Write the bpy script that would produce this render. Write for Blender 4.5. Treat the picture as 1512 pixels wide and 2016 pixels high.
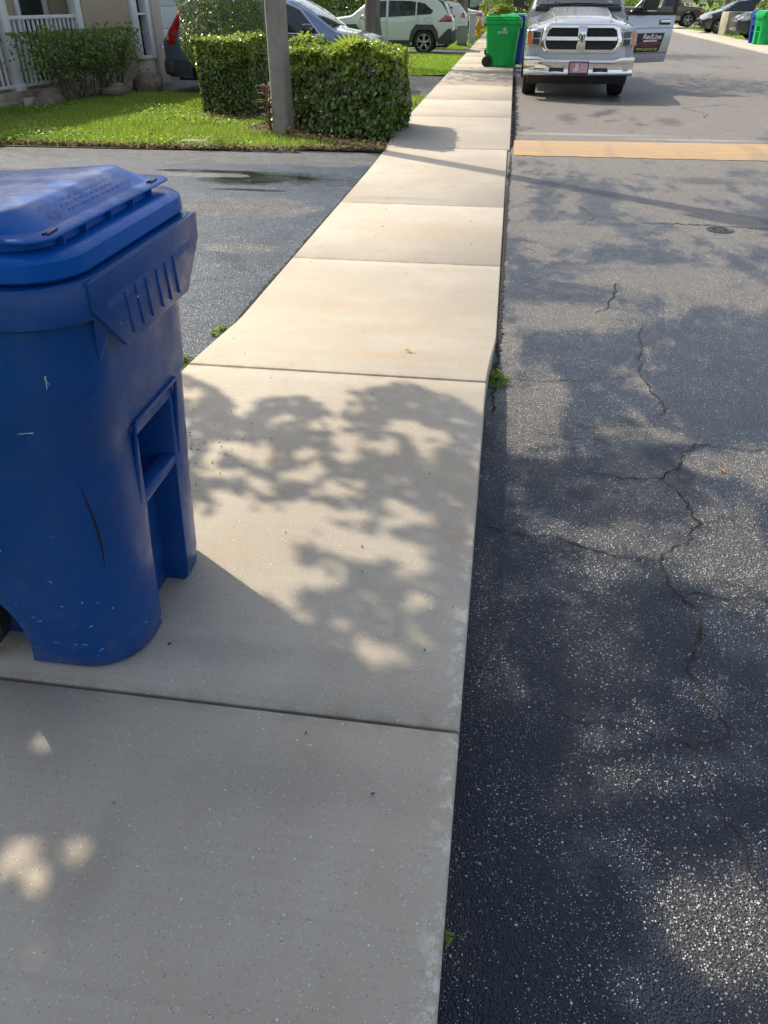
import bpy, bmesh, math, random
import numpy as np
from mathutils import Vector, Matrix

for o in list(bpy.data.objects):
    bpy.data.objects.remove(o)
S = bpy.context.scene
COL = S.collection
random.seed(7)
RNG = np.random.default_rng(7)
R = math.radians

# ------------------------------------------------------------------ camera
cam = bpy.data.cameras.new("camera")
cam.sensor_fit = 'VERTICAL'
cam.sensor_height = 24.0
cam.sensor_width = 18.0
cam.lens = 1455 / 2016 * 24.0
cam.clip_start = 0.05
cam.clip_end = 600
co = bpy.data.objects.new("camera", cam)
COL.objects.link(co)
co.location = (0, 0, 1.62)
co.rotation_euler = (R(90 - 34.8), 0, R(8.35))
S.camera = co

# ------------------------------------------------------------------ light
SUN_EL = 44.0
SH = Vector((0.79, -0.613)).normalized()          # where shadows fall on the ground
sd = Vector((SH.x * math.cos(R(SUN_EL)), SH.y * math.cos(R(SUN_EL)), -math.sin(R(SUN_EL))))
sun = bpy.data.lights.new("sun", 'SUN')
sun.energy = 3.6
sun.angle = R(0.53)
sun.color = (1.0, 0.86, 0.66)
so = bpy.data.objects.new("sun", sun)
COL.objects.link(so)
so.rotation_euler = sd.to_track_quat('-Z', 'Y').to_euler()
so.location = (-20, 20, 30)
W = bpy.data.worlds.new("World")
S.world = W
W.use_nodes = True
wn = W.node_tree
bg = wn.nodes['Background']
sky = wn.nodes.new('ShaderNodeTexSky')
sky.sky_type = 'NISHITA'
sky.sun_disc = False
sky.sun_elevation = R(SUN_EL)
sky.sun_rotation = math.atan2(-sd.x, -sd.y)
sky.dust_density = 3.0
sky.ozone_density = 1.2
hs_ = wn.nodes.new('ShaderNodeHueSaturation')
hs_.inputs['Saturation'].default_value = 0.62          # greyed sky, keeps the shade neutral
wn.links.new(sky.outputs[0], hs_.inputs['Color'])
wn.links.new(hs_.outputs[0], bg.inputs[0])
bg.inputs[1].default_value = 0.15
S.view_settings.view_transform = 'Standard'
S.view_settings.look = 'None'
S.view_settings.exposure = 0.78
S.view_settings.gamma = 1
S.render.film_transparent = False

# ------------------------------------------------------------------ node helpers
class G:
    def __init__(s, name):
        s.m = bpy.data.materials.new(name)
        s.m.use_nodes = True
        s.t = s.m.node_tree
        s.t.nodes.clear()
        s.out = s.t.nodes.new('ShaderNodeOutputMaterial')
        s._pos = None
    def put(s, sock, v):
        if hasattr(v, 'outputs'):
            v = v.outputs[0]
        if isinstance(v, bpy.types.NodeSocket):
            s.t.links.new(v, sock)
        else:
            if sock.type == 'RGBA' and len(v) == 3:
                v = (*v, 1)
            sock.default_value = v
    def n(s, typ, **kw):
        nd = s.t.nodes.new('ShaderNode' + typ)
        for k, v in kw.items():
            if k.startswith('p_'):
                setattr(nd, k[2:], v)
        for k, v in kw.items():
            if not k.startswith('p_'):
                s.put(nd.inputs[k.replace('_', ' ')], v)
        return nd
    def pos(s):
        if s._pos is None:
            s._pos = s.n('TexCoord').outputs['Object']
        return s._pos
    def noise(s, scale, detail=4, rough=0.55, vec=None, dist=0.0):
        return s.n('TexNoise', Vector=vec or s.pos(), Scale=float(scale), Detail=float(detail), Roughness=rough, Distortion=dist).outputs[0]
    def voro(s, scale, feature='F1', vec=None, rnd=1.0):
        return s.n('TexVoronoi', p_feature=feature, Vector=vec or s.pos(), Scale=float(scale), Randomness=rnd)
    def m2(s, op, a, b=0.0, clamp=False):
        nd = s.t.nodes.new('ShaderNodeMath')
        nd.operation = op
        nd.use_clamp = clamp
        s.put(nd.inputs[0], a)
        s.put(nd.inputs[1], b)
        return nd.outputs[0]
    def ss(s, x, lo, hi, a=0.0, b=1.0):
        nd = s.n('MapRange', p_interpolation_type='SMOOTHSTEP')
        s.put(nd.inputs[0], x)
        nd.inputs[1].default_value = lo
        nd.inputs[2].default_value = hi
        nd.inputs[3].default_value = a
        nd.inputs[4].default_value = b
        return nd.outputs[0]
    def mix(s, f, a, b, blend='MIX'):
        nd = s.t.nodes.new('ShaderNodeMix')
        nd.data_type = 'RGBA'
        nd.blend_type = blend
        s.put(nd.inputs[0], f)
        s.put(nd.inputs[6], a)
        s.put(nd.inputs[7], b)
        return nd.outputs[2]
    def ramp(s, x, stops):
        nd = s.n('ValToRGB', Fac=x)
        cr = nd.color_ramp
        while len(cr.elements) > 1:
            cr.elements.remove(cr.elements[0])
        for i, (p, c) in enumerate(stops):
            e = cr.elements[0] if i == 0 else cr.elements.new(p)
            e.position = p
            e.color = (*c, 1) if len(c) == 3 else c
        return nd.outputs[0]
    def ell(s, lst, wob=0.15, ns=3.0):
        """distance field: <1 inside any of the ground ellipses (cx,cy,rx,ry); edges wobble with noise"""
        best = None
        for cx, cy, rx, ry in lst:
            a = s.n('VectorMath', p_operation='SUBTRACT')
            s.put(a.inputs[0], s.pos()); a.inputs[1].default_value = (cx, cy, 0)
            b = s.n('VectorMath', p_operation='MULTIPLY')
            s.put(b.inputs[0], a.outputs[0]); b.inputs[1].default_value = (1 / rx, 1 / ry, 0)
            l = s.n('VectorMath', p_operation='LENGTH')
            s.put(l.inputs[0], b.outputs[0])
            best = l.outputs['Value'] if best is None else s.m2('MINIMUM', best, l.outputs['Value'])
        nz = s.noise(ns, 5, 0.6)
        return s.m2('ADD', best, s.m2('MULTIPLY', s.m2('SUBTRACT', nz, 0.5), wob * 4))
    def bump(s, h, strength, dist, nrm=None):
        kw = dict(Height=h, Strength=strength, Distance=dist)
        nd = s.n('Bump', **kw)
        if nrm is not None:
            s.put(nd.inputs['Normal'], nrm)
        return nd.outputs[0]
    def pr(s, color, rough=0.6, **kw):
        p = s.n('BsdfPrincipled', Base_Color=color, Roughness=rough)
        for k, v in kw.items():
            s.put(p.inputs[k.replace('_', ' ')], v)
        s.t.links.new(p.outputs[0], s.out.inputs[0])
        return p

def plain(name, c, rough=0.5, metal=0.0, var=0.12, scale=6.0, bump=0.0, bscale=80.0, **kw):
    g = G(name)
    nz = g.noise(scale, 5, 0.6)
    col = g.mix(g.ss(nz, 0.3, 0.7), tuple(x * (1 - var) for x in c), tuple(min(1, x * (1 + var)) for x in c))
    k = dict(Metallic=metal, **kw)
    if bump:
        k['Normal'] = g.bump(g.noise(bscale, 4), bump, 0.004)
    g.pr(col, g.ss(g.noise(scale * 2.3, 4), 0.25, 0.75, max(rough - 0.06, 0), rough + 0.06), **k)
    return g.m

def leafmat(name, cols, rough=0.38, trans=0.3, spec=0.5):
    g = G(name)
    rnd = g.n('NewGeometry').outputs['Random Per Island']
    nn = len(cols)
    c = g.ramp(rnd, [(i / max(1, nn - 1), x) for i, x in enumerate(cols)])
    p = g.pr(c, rough)
    p.inputs['Specular IOR Level'].default_value = spec
    tr = g.n('BsdfTranslucent', Color=g.mix(0.5, c, (0.30, 0.45, 0.03)))
    mx = g.n('MixShader', Fac=trans)
    g.t.links.new(p.outputs[0], mx.inputs[1])
    g.t.links.new(tr.outputs[0], mx.inputs[2])
    g.t.links.new(mx.outputs[0], g.out.inputs[0])
    return g.m

def paint(name, c, metal=0.0, rough=0.3, coat=1.0, flake=0.0):
    g = G(name)
    nz = g.noise(3.0, 3)
    col = g.mix(g.ss(nz, 0.3, 0.7), tuple(x * 0.95 for x in c), c)
    dust = g.ss(g.n('SeparateXYZ', Vector=g.pos()).outputs[2], 0.15, 0.6, 0.25, 0.0)
    col = g.mix(dust, col, (0.25, 0.22, 0.19))
    g.pr(col, rough, Metallic=metal, Coat_Weight=coat, Coat_Roughness=0.05)
    return g.m

# ------------------------------------------------------------------ object helpers
def tag(o, label=None, cat=None, group=None, kind=None):
    if label: o['label'] = label
    if cat: o['category'] = cat
    if group: o['group'] = group
    if kind: o['kind'] = kind
    return o

def thing(name, label, cat, loc=(0, 0, 0), rz=0.0, group=None, scale=1.0):
    o = bpy.data.objects.new(name, None)
    COL.objects.link(o)
    o.empty_display_size = 0.2
    o.location = loc
    o.rotation_euler = (0, 0, rz)
    o.scale = (scale,) * 3
    return tag(o, label, cat, group)

def link(name, me, mats, parent=None):
    o = bpy.data.objects.new(name, me)
    COL.objects.link(o)
    for m in (mats if isinstance(mats, (list, tuple)) else [mats]):
        me.materials.append(m)
    if parent: o.parent = parent
    return o

def copy_tree(o, parent=None):
    c = o.copy()
    COL.objects.link(c)
    if parent: c.parent = parent
    for ch in o.children:
        copy_tree(ch, c)
    return c

class MB:
    """collects shapes; build() links them as ONE mesh object"""
    def __init__(s):
        s.bm = bmesh.new()
        s.mi = 0
    def face(s, vs):
        try:
            f = s.bm.faces.new(vs)
            f.material_index = s.mi
            return f
        except ValueError:
            return None
    def v(s, p): return s.bm.verts.new(p)
    def box(s, c, d, rot=None):
        x, y, z = (q / 2 for q in d)
        pts = [(-x, -y, -z), (x, -y, -z), (x, y, -z), (-x, y, -z), (-x, -y, z), (x, -y, z), (x, y, z), (-x, y, z)]
        M = rot or Matrix()
        vs = [s.v((M @ Vector(p)) + Vector(c)) for p in pts]
        for f in ((3, 2, 1, 0), (4, 5, 6, 7), (0, 1, 5, 4), (1, 2, 6, 5), (2, 3, 7, 6), (3, 0, 4, 7)):
            s.face([vs[i] for i in f])
        return s
    def bx(s, x0, x1, y0, y1, z0, z1):
        return s.box(((x0 + x1) / 2, (y0 + y1) / 2, (z0 + z1) / 2), (abs(x1 - x0), abs(y1 - y0), abs(z1 - z0)))
    def loft(s, rings, closed=True, cap0=True, cap1=True):
        rr = [[s.v(p) for p in r] for r in rings]
        n = len(rr[0])
        for a, b in zip(rr, rr[1:]):
            for i in range(n if closed else n - 1):
                j = (i + 1) % n
                s.face([a[i], a[j], b[j], b[i]])
        if closed and cap0: s.face(rr[0][::-1])
        if closed and cap1: s.face(rr[-1])
        return rr
    def prism(s, poly, h0, h1, f):
        """poly of 2-D points, f maps (u,v,h) to 3-D"""
        s.loft([[f(u, v, h0) for u, v in poly], [f(u, v, h1) for u, v in poly]])
        return s
    def tube(s, pts, r, n=8, closed_ends=True):
        pts = [Vector(p) for p in pts]
        rs = r if isinstance(r, (list, tuple)) else [r] * len(pts)
        rings = []
        prev = None
        for i, p in enumerate(pts):
            t = (pts[min(i + 1, len(pts) - 1)] - pts[max(i - 1, 0)]).normalized()
            a = Vector((0, 0, 1)) if abs(t.z) < 0.9 else Vector((1, 0, 0))
            if prev is not None:
                a = prev
            u = (a - t * a.dot(t)).normalized()
            prev = u
            w = t.cross(u)
            rings.append([p + u * (math.cos(q) * rs[i]) + w * (math.sin(q) * rs[i]) for q in [2 * math.pi * k / n for k in range(n)]])
        s.loft(rings, cap0=closed_ends, cap1=closed_ends)
        return s
    def lathe(s, prof, n=24, axis='z', c=(0, 0, 0)):
        """prof: list of (r, h) along the axis"""
        rings = []
        for r, h in prof:
            ring = []
            for k in range(n):
                q = 2 * math.pi * k / n
                a, b = math.cos(q) * max(r, 1e-4), math.sin(q) * max(r, 1e-4)
                p = {'z': (a, b, h), 'y': (b, h, a), 'x': (h, a, b)}[axis]
                ring.append(Vector(p) + Vector(c))
            rings.append(ring)
        s.loft(rings)
        return s
    def grid(s, fn, nu, nv):
        vs = [[s.v(fn(i / nu, j / nv)) for j in range(nv + 1)] for i in range(nu + 1)]
        for i in range(nu):
            for j in range(nv):
                s.face([vs[i][j], vs[i + 1][j], vs[i + 1][j + 1], vs[i][j + 1]])
        return vs
    def build(s, name, mats, parent=None, bevel=0.0, seg=2, smooth=35, recalc=True, weld=False):
        bm = s.bm
        if weld: bmesh.ops.remove_doubles(bm, verts=bm.verts, dist=1e-5)
        if recalc: bmesh.ops.recalc_face_normals(bm, faces=bm.faces)
        if bevel:
            ed = [e for e in bm.edges if len(e.link_faces) == 2 and e.calc_face_angle(0) > R(28)]
            bmesh.ops.bevel(bm, geom=ed, offset=bevel, segments=seg, profile=0.5, affect='EDGES', clamp_overlap=True)
        me = bpy.data.meshes.new(name)
        bm.to_mesh(me)
        bm.free()
        if smooth:
            me.polygons.foreach_set('use_smooth', [True] * len(me.polygons))
            me.set_sharp_from_angle(angle=R(smooth))
        return link(name, me, mats, parent)

def raw_mesh(name, verts, faces, mats, parent=None, midx=None):
    """verts (N,3), faces (M,3) arrays"""
    me = bpy.data.meshes.new(name)
    v = np.asarray(verts, np.float32)
    f = np.asarray(faces, np.int32)
    me.vertices.add(len(v)); me.vertices.foreach_set('co', v.ravel())
    k = f.shape[1]
    me.loops.add(f.size); me.loops.foreach_set('vertex_index', f.ravel())
    me.polygons.add(len(f)); me.polygons.foreach_set('loop_start', np.arange(0, f.size, k, dtype=np.int32))
    o = link(name, me, mats, parent)
    if midx is not None:
        me.polygons.foreach_set('material_index', np.asarray(midx, np.int32))
    me.update(calc_edges=True)
    me.validate()
    return o

def text_mesh(name, body, size, mat, parent=None, **kw):
    cu = bpy.data.curves.new(name, 'FONT')
    cu.body = body; cu.size = size; cu.align_x = 'CENTER'
    for k, v in kw.items(): setattr(cu, k, v)
    t = bpy.data.objects.new(name, cu); COL.objects.link(t)
    me = bpy.data.meshes.new_from_object(t.evaluated_get(bpy.context.evaluated_depsgraph_get()))
    bpy.data.objects.remove(t); bpy.data.curves.remove(cu)
    me.name = name
    me.materials.clear()
    return link(name, me, mat, parent)

def unit(a): return a / np.maximum(np.linalg.norm(a, axis=1, keepdims=True), 1e-9)

def leaf_arrays(c, nrm, size, ratio=0.5, fold=0.12, droop=None):
    n = len(c)
    nrm = unit(nrm)
    t = RNG.normal(size=(n, 3))
    if droop is not None: t = t + droop
    t = unit(t - nrm * np.sum(t * nrm, 1, keepdims=True))
    b = np.cross(nrm, t)
    s = np.asarray(size).reshape(-1, 1) * np.ones((n, 1))
    base, tip = c - t * s * .5, c + t * s * .5
    l = c + b * s * ratio * .5 + nrm * s * fold - t * s * .05
    r = c - b * s * ratio * .5 + nrm * s * fold - t * s * .05
    v = np.stack([base, r, tip, l], 1).reshape(-1, 3)
    i = np.arange(n)[:, None] * 4
    f = np.concatenate([np.concatenate([i, i + 1, i + 2], 1), np.concatenate([i, i + 2, i + 3], 1)], 1).reshape(-1, 3)
    return v, f

def leaf_cloud(name, c, nrm, size, mats, parent=None, ratio=0.5, fold=0.12, pick=None, droop=None):
    v, f = leaf_arrays(np.asarray(c), np.asarray(nrm), size, ratio, fold, droop)
    mi = None if pick is None else np.repeat(np.asarray(pick), 2)
    return raw_mesh(name, v, f, mats, parent, mi)

def in_poly(x, y, poly):
    x = np.asarray(x); y = np.asarray(y)
    r = np.zeros(x.shape, bool)
    n = len(poly)
    for i in range(n):
        x1, y1 = poly[i]; x2, y2 = poly[(i + 1) % n]
        c = ((y1 > y) != (y2 > y)) & (x < (x2 - x1) * (y - y1) / (y2 - y1 + 1e-12) + x1)
        r ^= c
    return r

def lumpy(x, y, s, seed=0):
    """cheap smooth value noise in 0..1"""
    r = np.random.default_rng(seed)
    o = np.zeros(np.shape(x))
    for k in range(6):
        a = r.uniform(0, 2 * np.pi); f = s * r.uniform(.6, 1.9); p = r.uniform(0, 6.28)
        o = o + np.sin((np.cos(a) * x + np.sin(a) * y) * f + p)
    return .5 + o / 7

# ------------------------------------------------------------------ shared materials
M_CHROME = plain('chrome', (0.75, 0.75, 0.74), 0.09, 1.0, 0.03)
M_BLACKP = plain('black_plastic', (0.018, 0.018, 0.019), 0.5, 0, 0.2)
M_TYRE = plain('rubber', (0.016, 0.016, 0.017), 0.75, 0, 0.3, 30, 0.4, 150)
M_GLASS = plain('dark_glass', (0.012, 0.016, 0.018), 0.04, 0, 0.1, Specular_IOR_Level=0.8)
M_RIM = plain('alloy', (0.5, 0.51, 0.53), 0.28, 0.9, 0.05)
M_RED = plain('red_lens', (0.35, 0.008, 0.01), 0.12, 0, 0.2, Coat_Weight=1.0)
M_CLEAR = plain('clear_lens', (0.55, 0.56, 0.56), 0.1, 0.4, 0.3, 40, Coat_Weight=1.0)
M_AMBER = plain('amber_lens', (0.55, 0.14, 0.02), 0.15, 0, 0.2, Coat_Weight=1.0)
M_WHITE = plain('white_trim', (0.66, 0.67, 0.68), 0.45, 0, 0.06, 4)
M_DIRT = plain('bark_dark', (0.10, 0.075, 0.055), 0.85, 0, 0.4, 12, 0.6, 40)
M_TWIG = plain('twig', (0.16, 0.12, 0.09), 0.8, 0, 0.3, 15)
# ================================================================== SETTING
def mat_concrete():
    g = G('concrete')
    big = g.noise(0.9, 5, 0.6)
    mid = g.noise(5.0, 6, 0.65)
    fine = g.noise(90, 3, 0.6)
    col = g.mix(g.ss(big, 0.35, 0.68), (0.345, 0.312, 0.258), (0.41, 0.380, 0.325))
    col = g.mix(g.ss(mid, 0.50, 0.72, 0, 0.45), col, (0.37, 0.29, 0.205))
    col = g.mix(g.ss(fine, 0.35, 0.7, 0, 0.35), col, (0.33, 0.31, 0.275))
    # soft brown stains on the panels beside the driveway
    st = g.ell([(-0.75, 4.5, 0.55, 0.22), (-0.55, 4.15, 0.5, 0.14), (-0.6, 6.4, 0.6, 0.3), (-0.5, 3.55, 0.7, 0.10)], 0.35, 2.2)
    col = g.mix(g.ss(st, 0.0, 1.5, 0.30, 0.0), col, (0.36, 0.255, 0.15))
    dk = g.ell([(-0.35, 1.0, 0.35, 0.10), (-0.72, 0.74, 0.07, 0.16), (-0.62, 1.38, 0.3, 0.06), (-0.9, 7.6, 0.6, .1)], 0.4, 3.5)
    col = g.mix(g.ss(dk, 0.2, 1.3, 0.4, 0.0), col, (0.24, 0.225, 0.195))
    # broom strokes, grime along the joints, hairline stains
    bp_ = g.n('Mapping', Vector=g.pos(), Scale=(1.2, 60, 1))
    col = g.mix(g.ss(g.noise(1.0, 4, .6, bp_), .45, .75, 0, .22), col, (0.27, 0.245, 0.205))
    yy = g.n('SeparateXYZ', Vector=g.pos()).outputs[1]
    for jy in (1.20, 3.235, 5.5, 7.36, 10.56):
        dd = g.m2('ABSOLUTE', g.m2('SUBTRACT', yy, jy))
        col = g.mix(g.m2('MULTIPLY', g.ss(dd, 0.0, 0.05, 0.5, 0.0), g.ss(g.noise(12, 4), .35, .65)), col, (0.20, 0.175, 0.14))
    blot = g.ss(g.noise(2.2, 7, .72), .56, .74, 0, .4)
    col = g.mix(blot, col, (0.30, 0.275, 0.235))
    # exposed aggregate: pale and dark grains
    v = g.voro(300)
    cc_ = g.n('SeparateXYZ', Vector=v.outputs['Color'])
    cell = cc_.outputs[0]
    grain = g.m2('LESS_THAN', v.outputs['Distance'], g.m2('MULTIPLY', cc_.outputs[1], 0.55))
    col = g.mix(g.m2('MULTIPLY', g.m2('GREATER_THAN', cell, 0.90), grain), col, (0.53, 0.52, 0.49))
    col = g.mix(g.m2('MULTIPLY', g.m2('LESS_THAN', cell, 0.06), grain), col, (0.20, 0.18, 0.155))
    v2 = g.voro(95)
    cell2 = g.n('SeparateXYZ', Vector=v2.outputs['Color']).outputs[1]
    col = g.mix(g.m2('MULTIPLY', g.m2('GREATER_THAN', cell2, 0.985), g.m2('LESS_THAN', v2.outputs['Distance'], 0.25)), col, (0.55, 0.56, 0.55))
    # worn kerb edge, cement gone
    x = g.n('SeparateXYZ', Vector=g.pos()).outputs[0]
    edge = g.m2('MULTIPLY', g.m2('MULTIPLY', g.ss(x, -0.05, 0.0), g.ss(g.noise(26, 6, 0.75), 0.5, 0.62)), g.ss(g.n('SeparateXYZ', Vector=g.pos()).outputs[1], 1.6, 2.4, 1, 0))
    col = g.mix(g.m2('MULTIPLY', edge, 0.6), col, (0.62, 0.60, 0.56))
    h = g.m2('ADD', g.m2('MULTIPLY', fine, 0.5), g.m2('MULTIPLY', v.outputs['Distance'], 0.6))
    h = g.m2('ADD', h, g.m2('MULTIPLY', edge, g.noise(60, 3)))
    g.pr(col, g.ss(mid, 0.3, 0.7, 0.78, 0.9), Normal=g.bump(h, 0.35, 0.003), Specular_IOR_Level=0.35)
    return g.m

def mat_road():
    g = G('asphalt_road')
    y = g.n('SeparateXYZ', Vector=g.pos()).outputs[1]
    st = g.n('Mapping', Vector=g.pos(), Scale=(1.0, 0.55, 1))
    big = g.noise(0.8, 6, 0.62, st)
    mid = g.noise(3.5, 6, 0.65, st)
    w = g.m2('ADD', g.m2('MULTIPLY', big, 0.6), g.m2('MULTIPLY', mid, 0.4))
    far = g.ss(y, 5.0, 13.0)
    wear = g.ss(g.m2('ADD', w, g.m2('MULTIPLY', far, 0.10)), 0.48, 0.565)
    wear = g.m2('MULTIPLY', wear, g.ss(g.noise(14, 5, .7), .25, .6, .45, 1.0))
    # bands of light worn surface that follow the cracks
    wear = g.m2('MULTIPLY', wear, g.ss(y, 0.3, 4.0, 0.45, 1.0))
    pale = g.ell([(0.30, 3.42, 0.13, 0.30), (0.72, 3.1, 0.30, 0.10), (0.98, 2.85, 0.16, 0.12), (0.55, 2.25, 0.3, 0.09), (0.95, 2.15, 0.25, 0.3),
                  (0.6, 0.9, 0.16, 0.16), (0.75, 0.75, 0.2, 0.2), (1.3, 2.8, .3, .3), (0.5, 4.6, .5, .35), (1.2, 5.4, .8, .5), (.6, 6.6, .7, .5)], 0.5, 4.0)
    wear = g.m2('MAXIMUM', wear, g.ss(pale, 0.45, 1.15, 0.85, 0.0))
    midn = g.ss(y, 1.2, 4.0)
    seal_sky = g.mix(far, g.mix(midn, (0.008, 0.016, 0.034), (0.016, 0.033, 0.068)), (0.050, 0.058, 0.072))  # blue of the reflected sky mixed into the seal colour
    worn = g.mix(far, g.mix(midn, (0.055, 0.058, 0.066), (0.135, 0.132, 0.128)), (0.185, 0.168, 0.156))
    col = g.mix(wear, seal_sky, worn)
    # stones, the bright ones standing in for sun glints
    v = g.voro(170)
    c1 = g.n('SeparateXYZ', Vector=v.outputs['Color'])
    stone = g.m2('LESS_THAN', v.outputs['Distance'], g.m2('ADD', 0.2, g.m2('MULTIPLY', c1.outputs[2], 0.3)))
    thr = g.ss(g.m2('ADD', g.m2('MULTIPLY', wear, 0.55), g.m2('ADD', g.m2('MULTIPLY', g.noise(2.6, 6, 0.7), 1.0), g.m2('MULTIPLY', g.noise(17, 4, 0.7), 0.5))), 0.66, 1.35, 0.99, 0.33)
    lite = g.m2('MULTIPLY', g.m2('GREATER_THAN', c1.outputs[0], thr), stone)
    col = g.mix(lite, col, g.mix(c1.outputs[1], (0.12, 0.125, 0.13), (0.58, 0.56, 0.51)))
    v4 = g.voro(330)
    c4 = g.n('SeparateXYZ', Vector=v4.outputs['Color'])
    glint = g.m2('MULTIPLY', g.m2('GREATER_THAN', c4.outputs[0], g.ss(g.noise(5, 5, .7), .38, .62, .995, .86)), g.m2('LESS_THAN', v4.outputs['Distance'], .34))
    col = g.mix(glint, col, (0.62, 0.65, 0.70))  # fine glints painted on as bright specks
    # oil drips and tyre-darkened streaks
    oil = g.ell([(2.2, 9.0, .5, .25), (3.4, 6.2, .8, .3), (2.6, 13.8, .25, .6), (1.0, 14.0, .2, .8)], .4, 2.5)
    col = g.mix(g.ss(oil, .2, 1.2, .55, 0), col, (0.018, 0.019, 0.021))
    # white scuffed smear past the hump
    sm = g.ell([(1.1, 12.2, 1.3, 0.16), (2.6, 11.9, 1.2, 0.12)], 0.25, 1.6)
    col = g.mix(g.ss(sm, 0.3, 1.2, 0.45, 0), col, (0.42, 0.41, 0.39))
    v3 = g.voro(210)
    h = g.m2('ADD', g.m2('MULTIPLY', v.outputs['Distance'], -1.0), g.m2('MULTIPLY', v3.outputs['Distance'], -0.9))
    h = g.m2('ADD', h, g.m2('MULTIPLY', g.noise(45, 3), 0.7))
    rough = g.ss(wear, 0.0, 1.0, 0.36, 0.6)
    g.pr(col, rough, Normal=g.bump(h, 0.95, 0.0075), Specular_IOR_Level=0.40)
    return g.m

def mat_drive():
    g = G('asphalt_driveway')
    y = g.n('SeparateXYZ', Vector=g.pos()).outputs[1]
    st = g.n('Mapping', Vector=g.pos(), Scale=(0.55, 1.5, 1))
    n1 = g.noise(1.1, 6, 0.6, st)
    dry = g.ell([(-3.0, 9.75, 3.4, 0.45), (-2.6, 7.05, 0.95, 0.36), (-4.6, 7.3, 1.3, 0.25), (-2.0, 5.75, 0.3, 0.14), (-4.6, 8.55, 1.6, 0.12)], 0.5, 1.1)
    wet = g.m2('MULTIPLY', g.ss(dry, 0.95, 1.15), g.ss(n1, 0.28, 0.42, 0.55, 1.0))
    pool = g.ell([(-2.55, 8.45, 1.05, 0.42), (-3.3, 8.75, 0.9, 0.12), (-2.25, 5.2, 0.5, 0.5), (-2.5, 7.85, .5, .07)], 0.4, 1.6)
    pud = g.ss(pool, 0.45, 1.2, 1.0, 0.0)
    col = g.mix(wet, g.mix(g.noise(6, 5), (0.060, 0.065, 0.072), (0.098, 0.102, 0.108)), g.mix(g.noise(4, 5), (0.013, 0.027, 0.050), (0.034, 0.052, 0.076)))  # wet colour also holds the blue of reflected sky
    col = g.mix(pud, col, (0.006, 0.008, 0.011))
    v = g.voro(150)
    c1 = g.n('SeparateXYZ', Vector=v.outputs['Color'])
    lite = g.m2('MULTIPLY', g.m2('GREATER_THAN', c1.outputs[0], g.ss(g.noise(3, 5, .7), .35, .65, .93, .70)), g.m2('LESS_THAN', v.outputs['Distance'], 0.4))
    col = g.mix(g.m2('MULTIPLY', lite, 0.9), col, (0.55, 0.60, 0.66))  # bluish-white specks paint sparkle onto the asphalt
    h = g.m2('ADD', g.m2('MULTIPLY', v.outputs['Distance'], -1.0), g.m2('MULTIPLY', g.noise(60, 3), 0.6))
    rough = g.m2('SUBTRACT', g.ss(wet, 0, 1, 0.75, 0.42), g.m2('MULTIPLY', pud, 0.34))
    bs = g.m2('SUBTRACT', 0.65, g.m2('MULTIPLY', pud, 0.58))
    nd = g.n('Bump', Height=h, Distance=0.005)
    g.put(nd.inputs['Strength'], bs)
    g.pr(col, rough, Normal=nd.outputs[0], Specular_IOR_Level=g.m2('ADD', 0.2, g.m2('MULTIPLY', pud, 0.45)))
    return g.m

M_CONC = mat_concrete()
M_ROAD = mat_road()
M_DRIVE = mat_drive()
M_SOIL = plain('soil', (0.075, 0.055, 0.035), 0.95, 0, 0.5, 14, 0.8, 60)
M_FARGRASS = plain('far_grass', (0.09, 0.16, 0.022), 0.9, 0, 0.35, 1.3, 0.8, 25)
M_CRACK = plain('crack_dark', (0.008, 0.008, 0.008), 0.95, 0, 0.2, 20)
M_KERB = plain('kerb_concrete', (0.36, 0.34, 0.29), 0.85, 0, 0.2, 5, 0.4, 90)

def sheet(name, pts, z, mats, kind='structure', parent=None):
    mb = MB()
    mb.face([mb.v((x, y, z)) for x, y in pts])
    o = mb.build(name, mats, parent, smooth=0)
    return tag(o, kind=kind)

sheet('ground', [(-250, -60), (250, -60), (250, 420), (-250, 420)], -0.05, M_FARGRASS)
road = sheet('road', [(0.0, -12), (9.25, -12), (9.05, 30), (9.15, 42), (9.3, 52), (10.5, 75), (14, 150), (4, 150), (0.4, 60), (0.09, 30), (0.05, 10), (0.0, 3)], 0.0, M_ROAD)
sheet('driveway', [(-14, 3.3), (-1.48, 3.3), (-1.48, 10.3), (-2.53, 10.3), (-14, 10.05)], 0.0, M_DRIVE)
M_DRIVE2 = plain('asphalt_drive_dark', (0.05, 0.051, 0.054), 0.55, 0, 0.35, 3, 0.8, 110)
sheet('driveway', [(-16, 16.6), (-1.48, 16.6), (-1.45, 21.6), (-16, 21.7)], 0.0, M_DRIVE2)
sheet('driveway', [(-16, 30.4), (-1.40, 30.4), (-1.35, 33.6), (-16, 33.6)], 0.0, M_DRIVE2)
sheet('driveway', [(10.3, 41), (30, 41), (30, 44.6), (10.3, 44.6)], 0.0, M_DRIVE2)
sheet('driveway', [(10.3, 47.6), (30, 49), (30, 54), (10.3, 53)], 0.0, M_DRIVE2)

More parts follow.
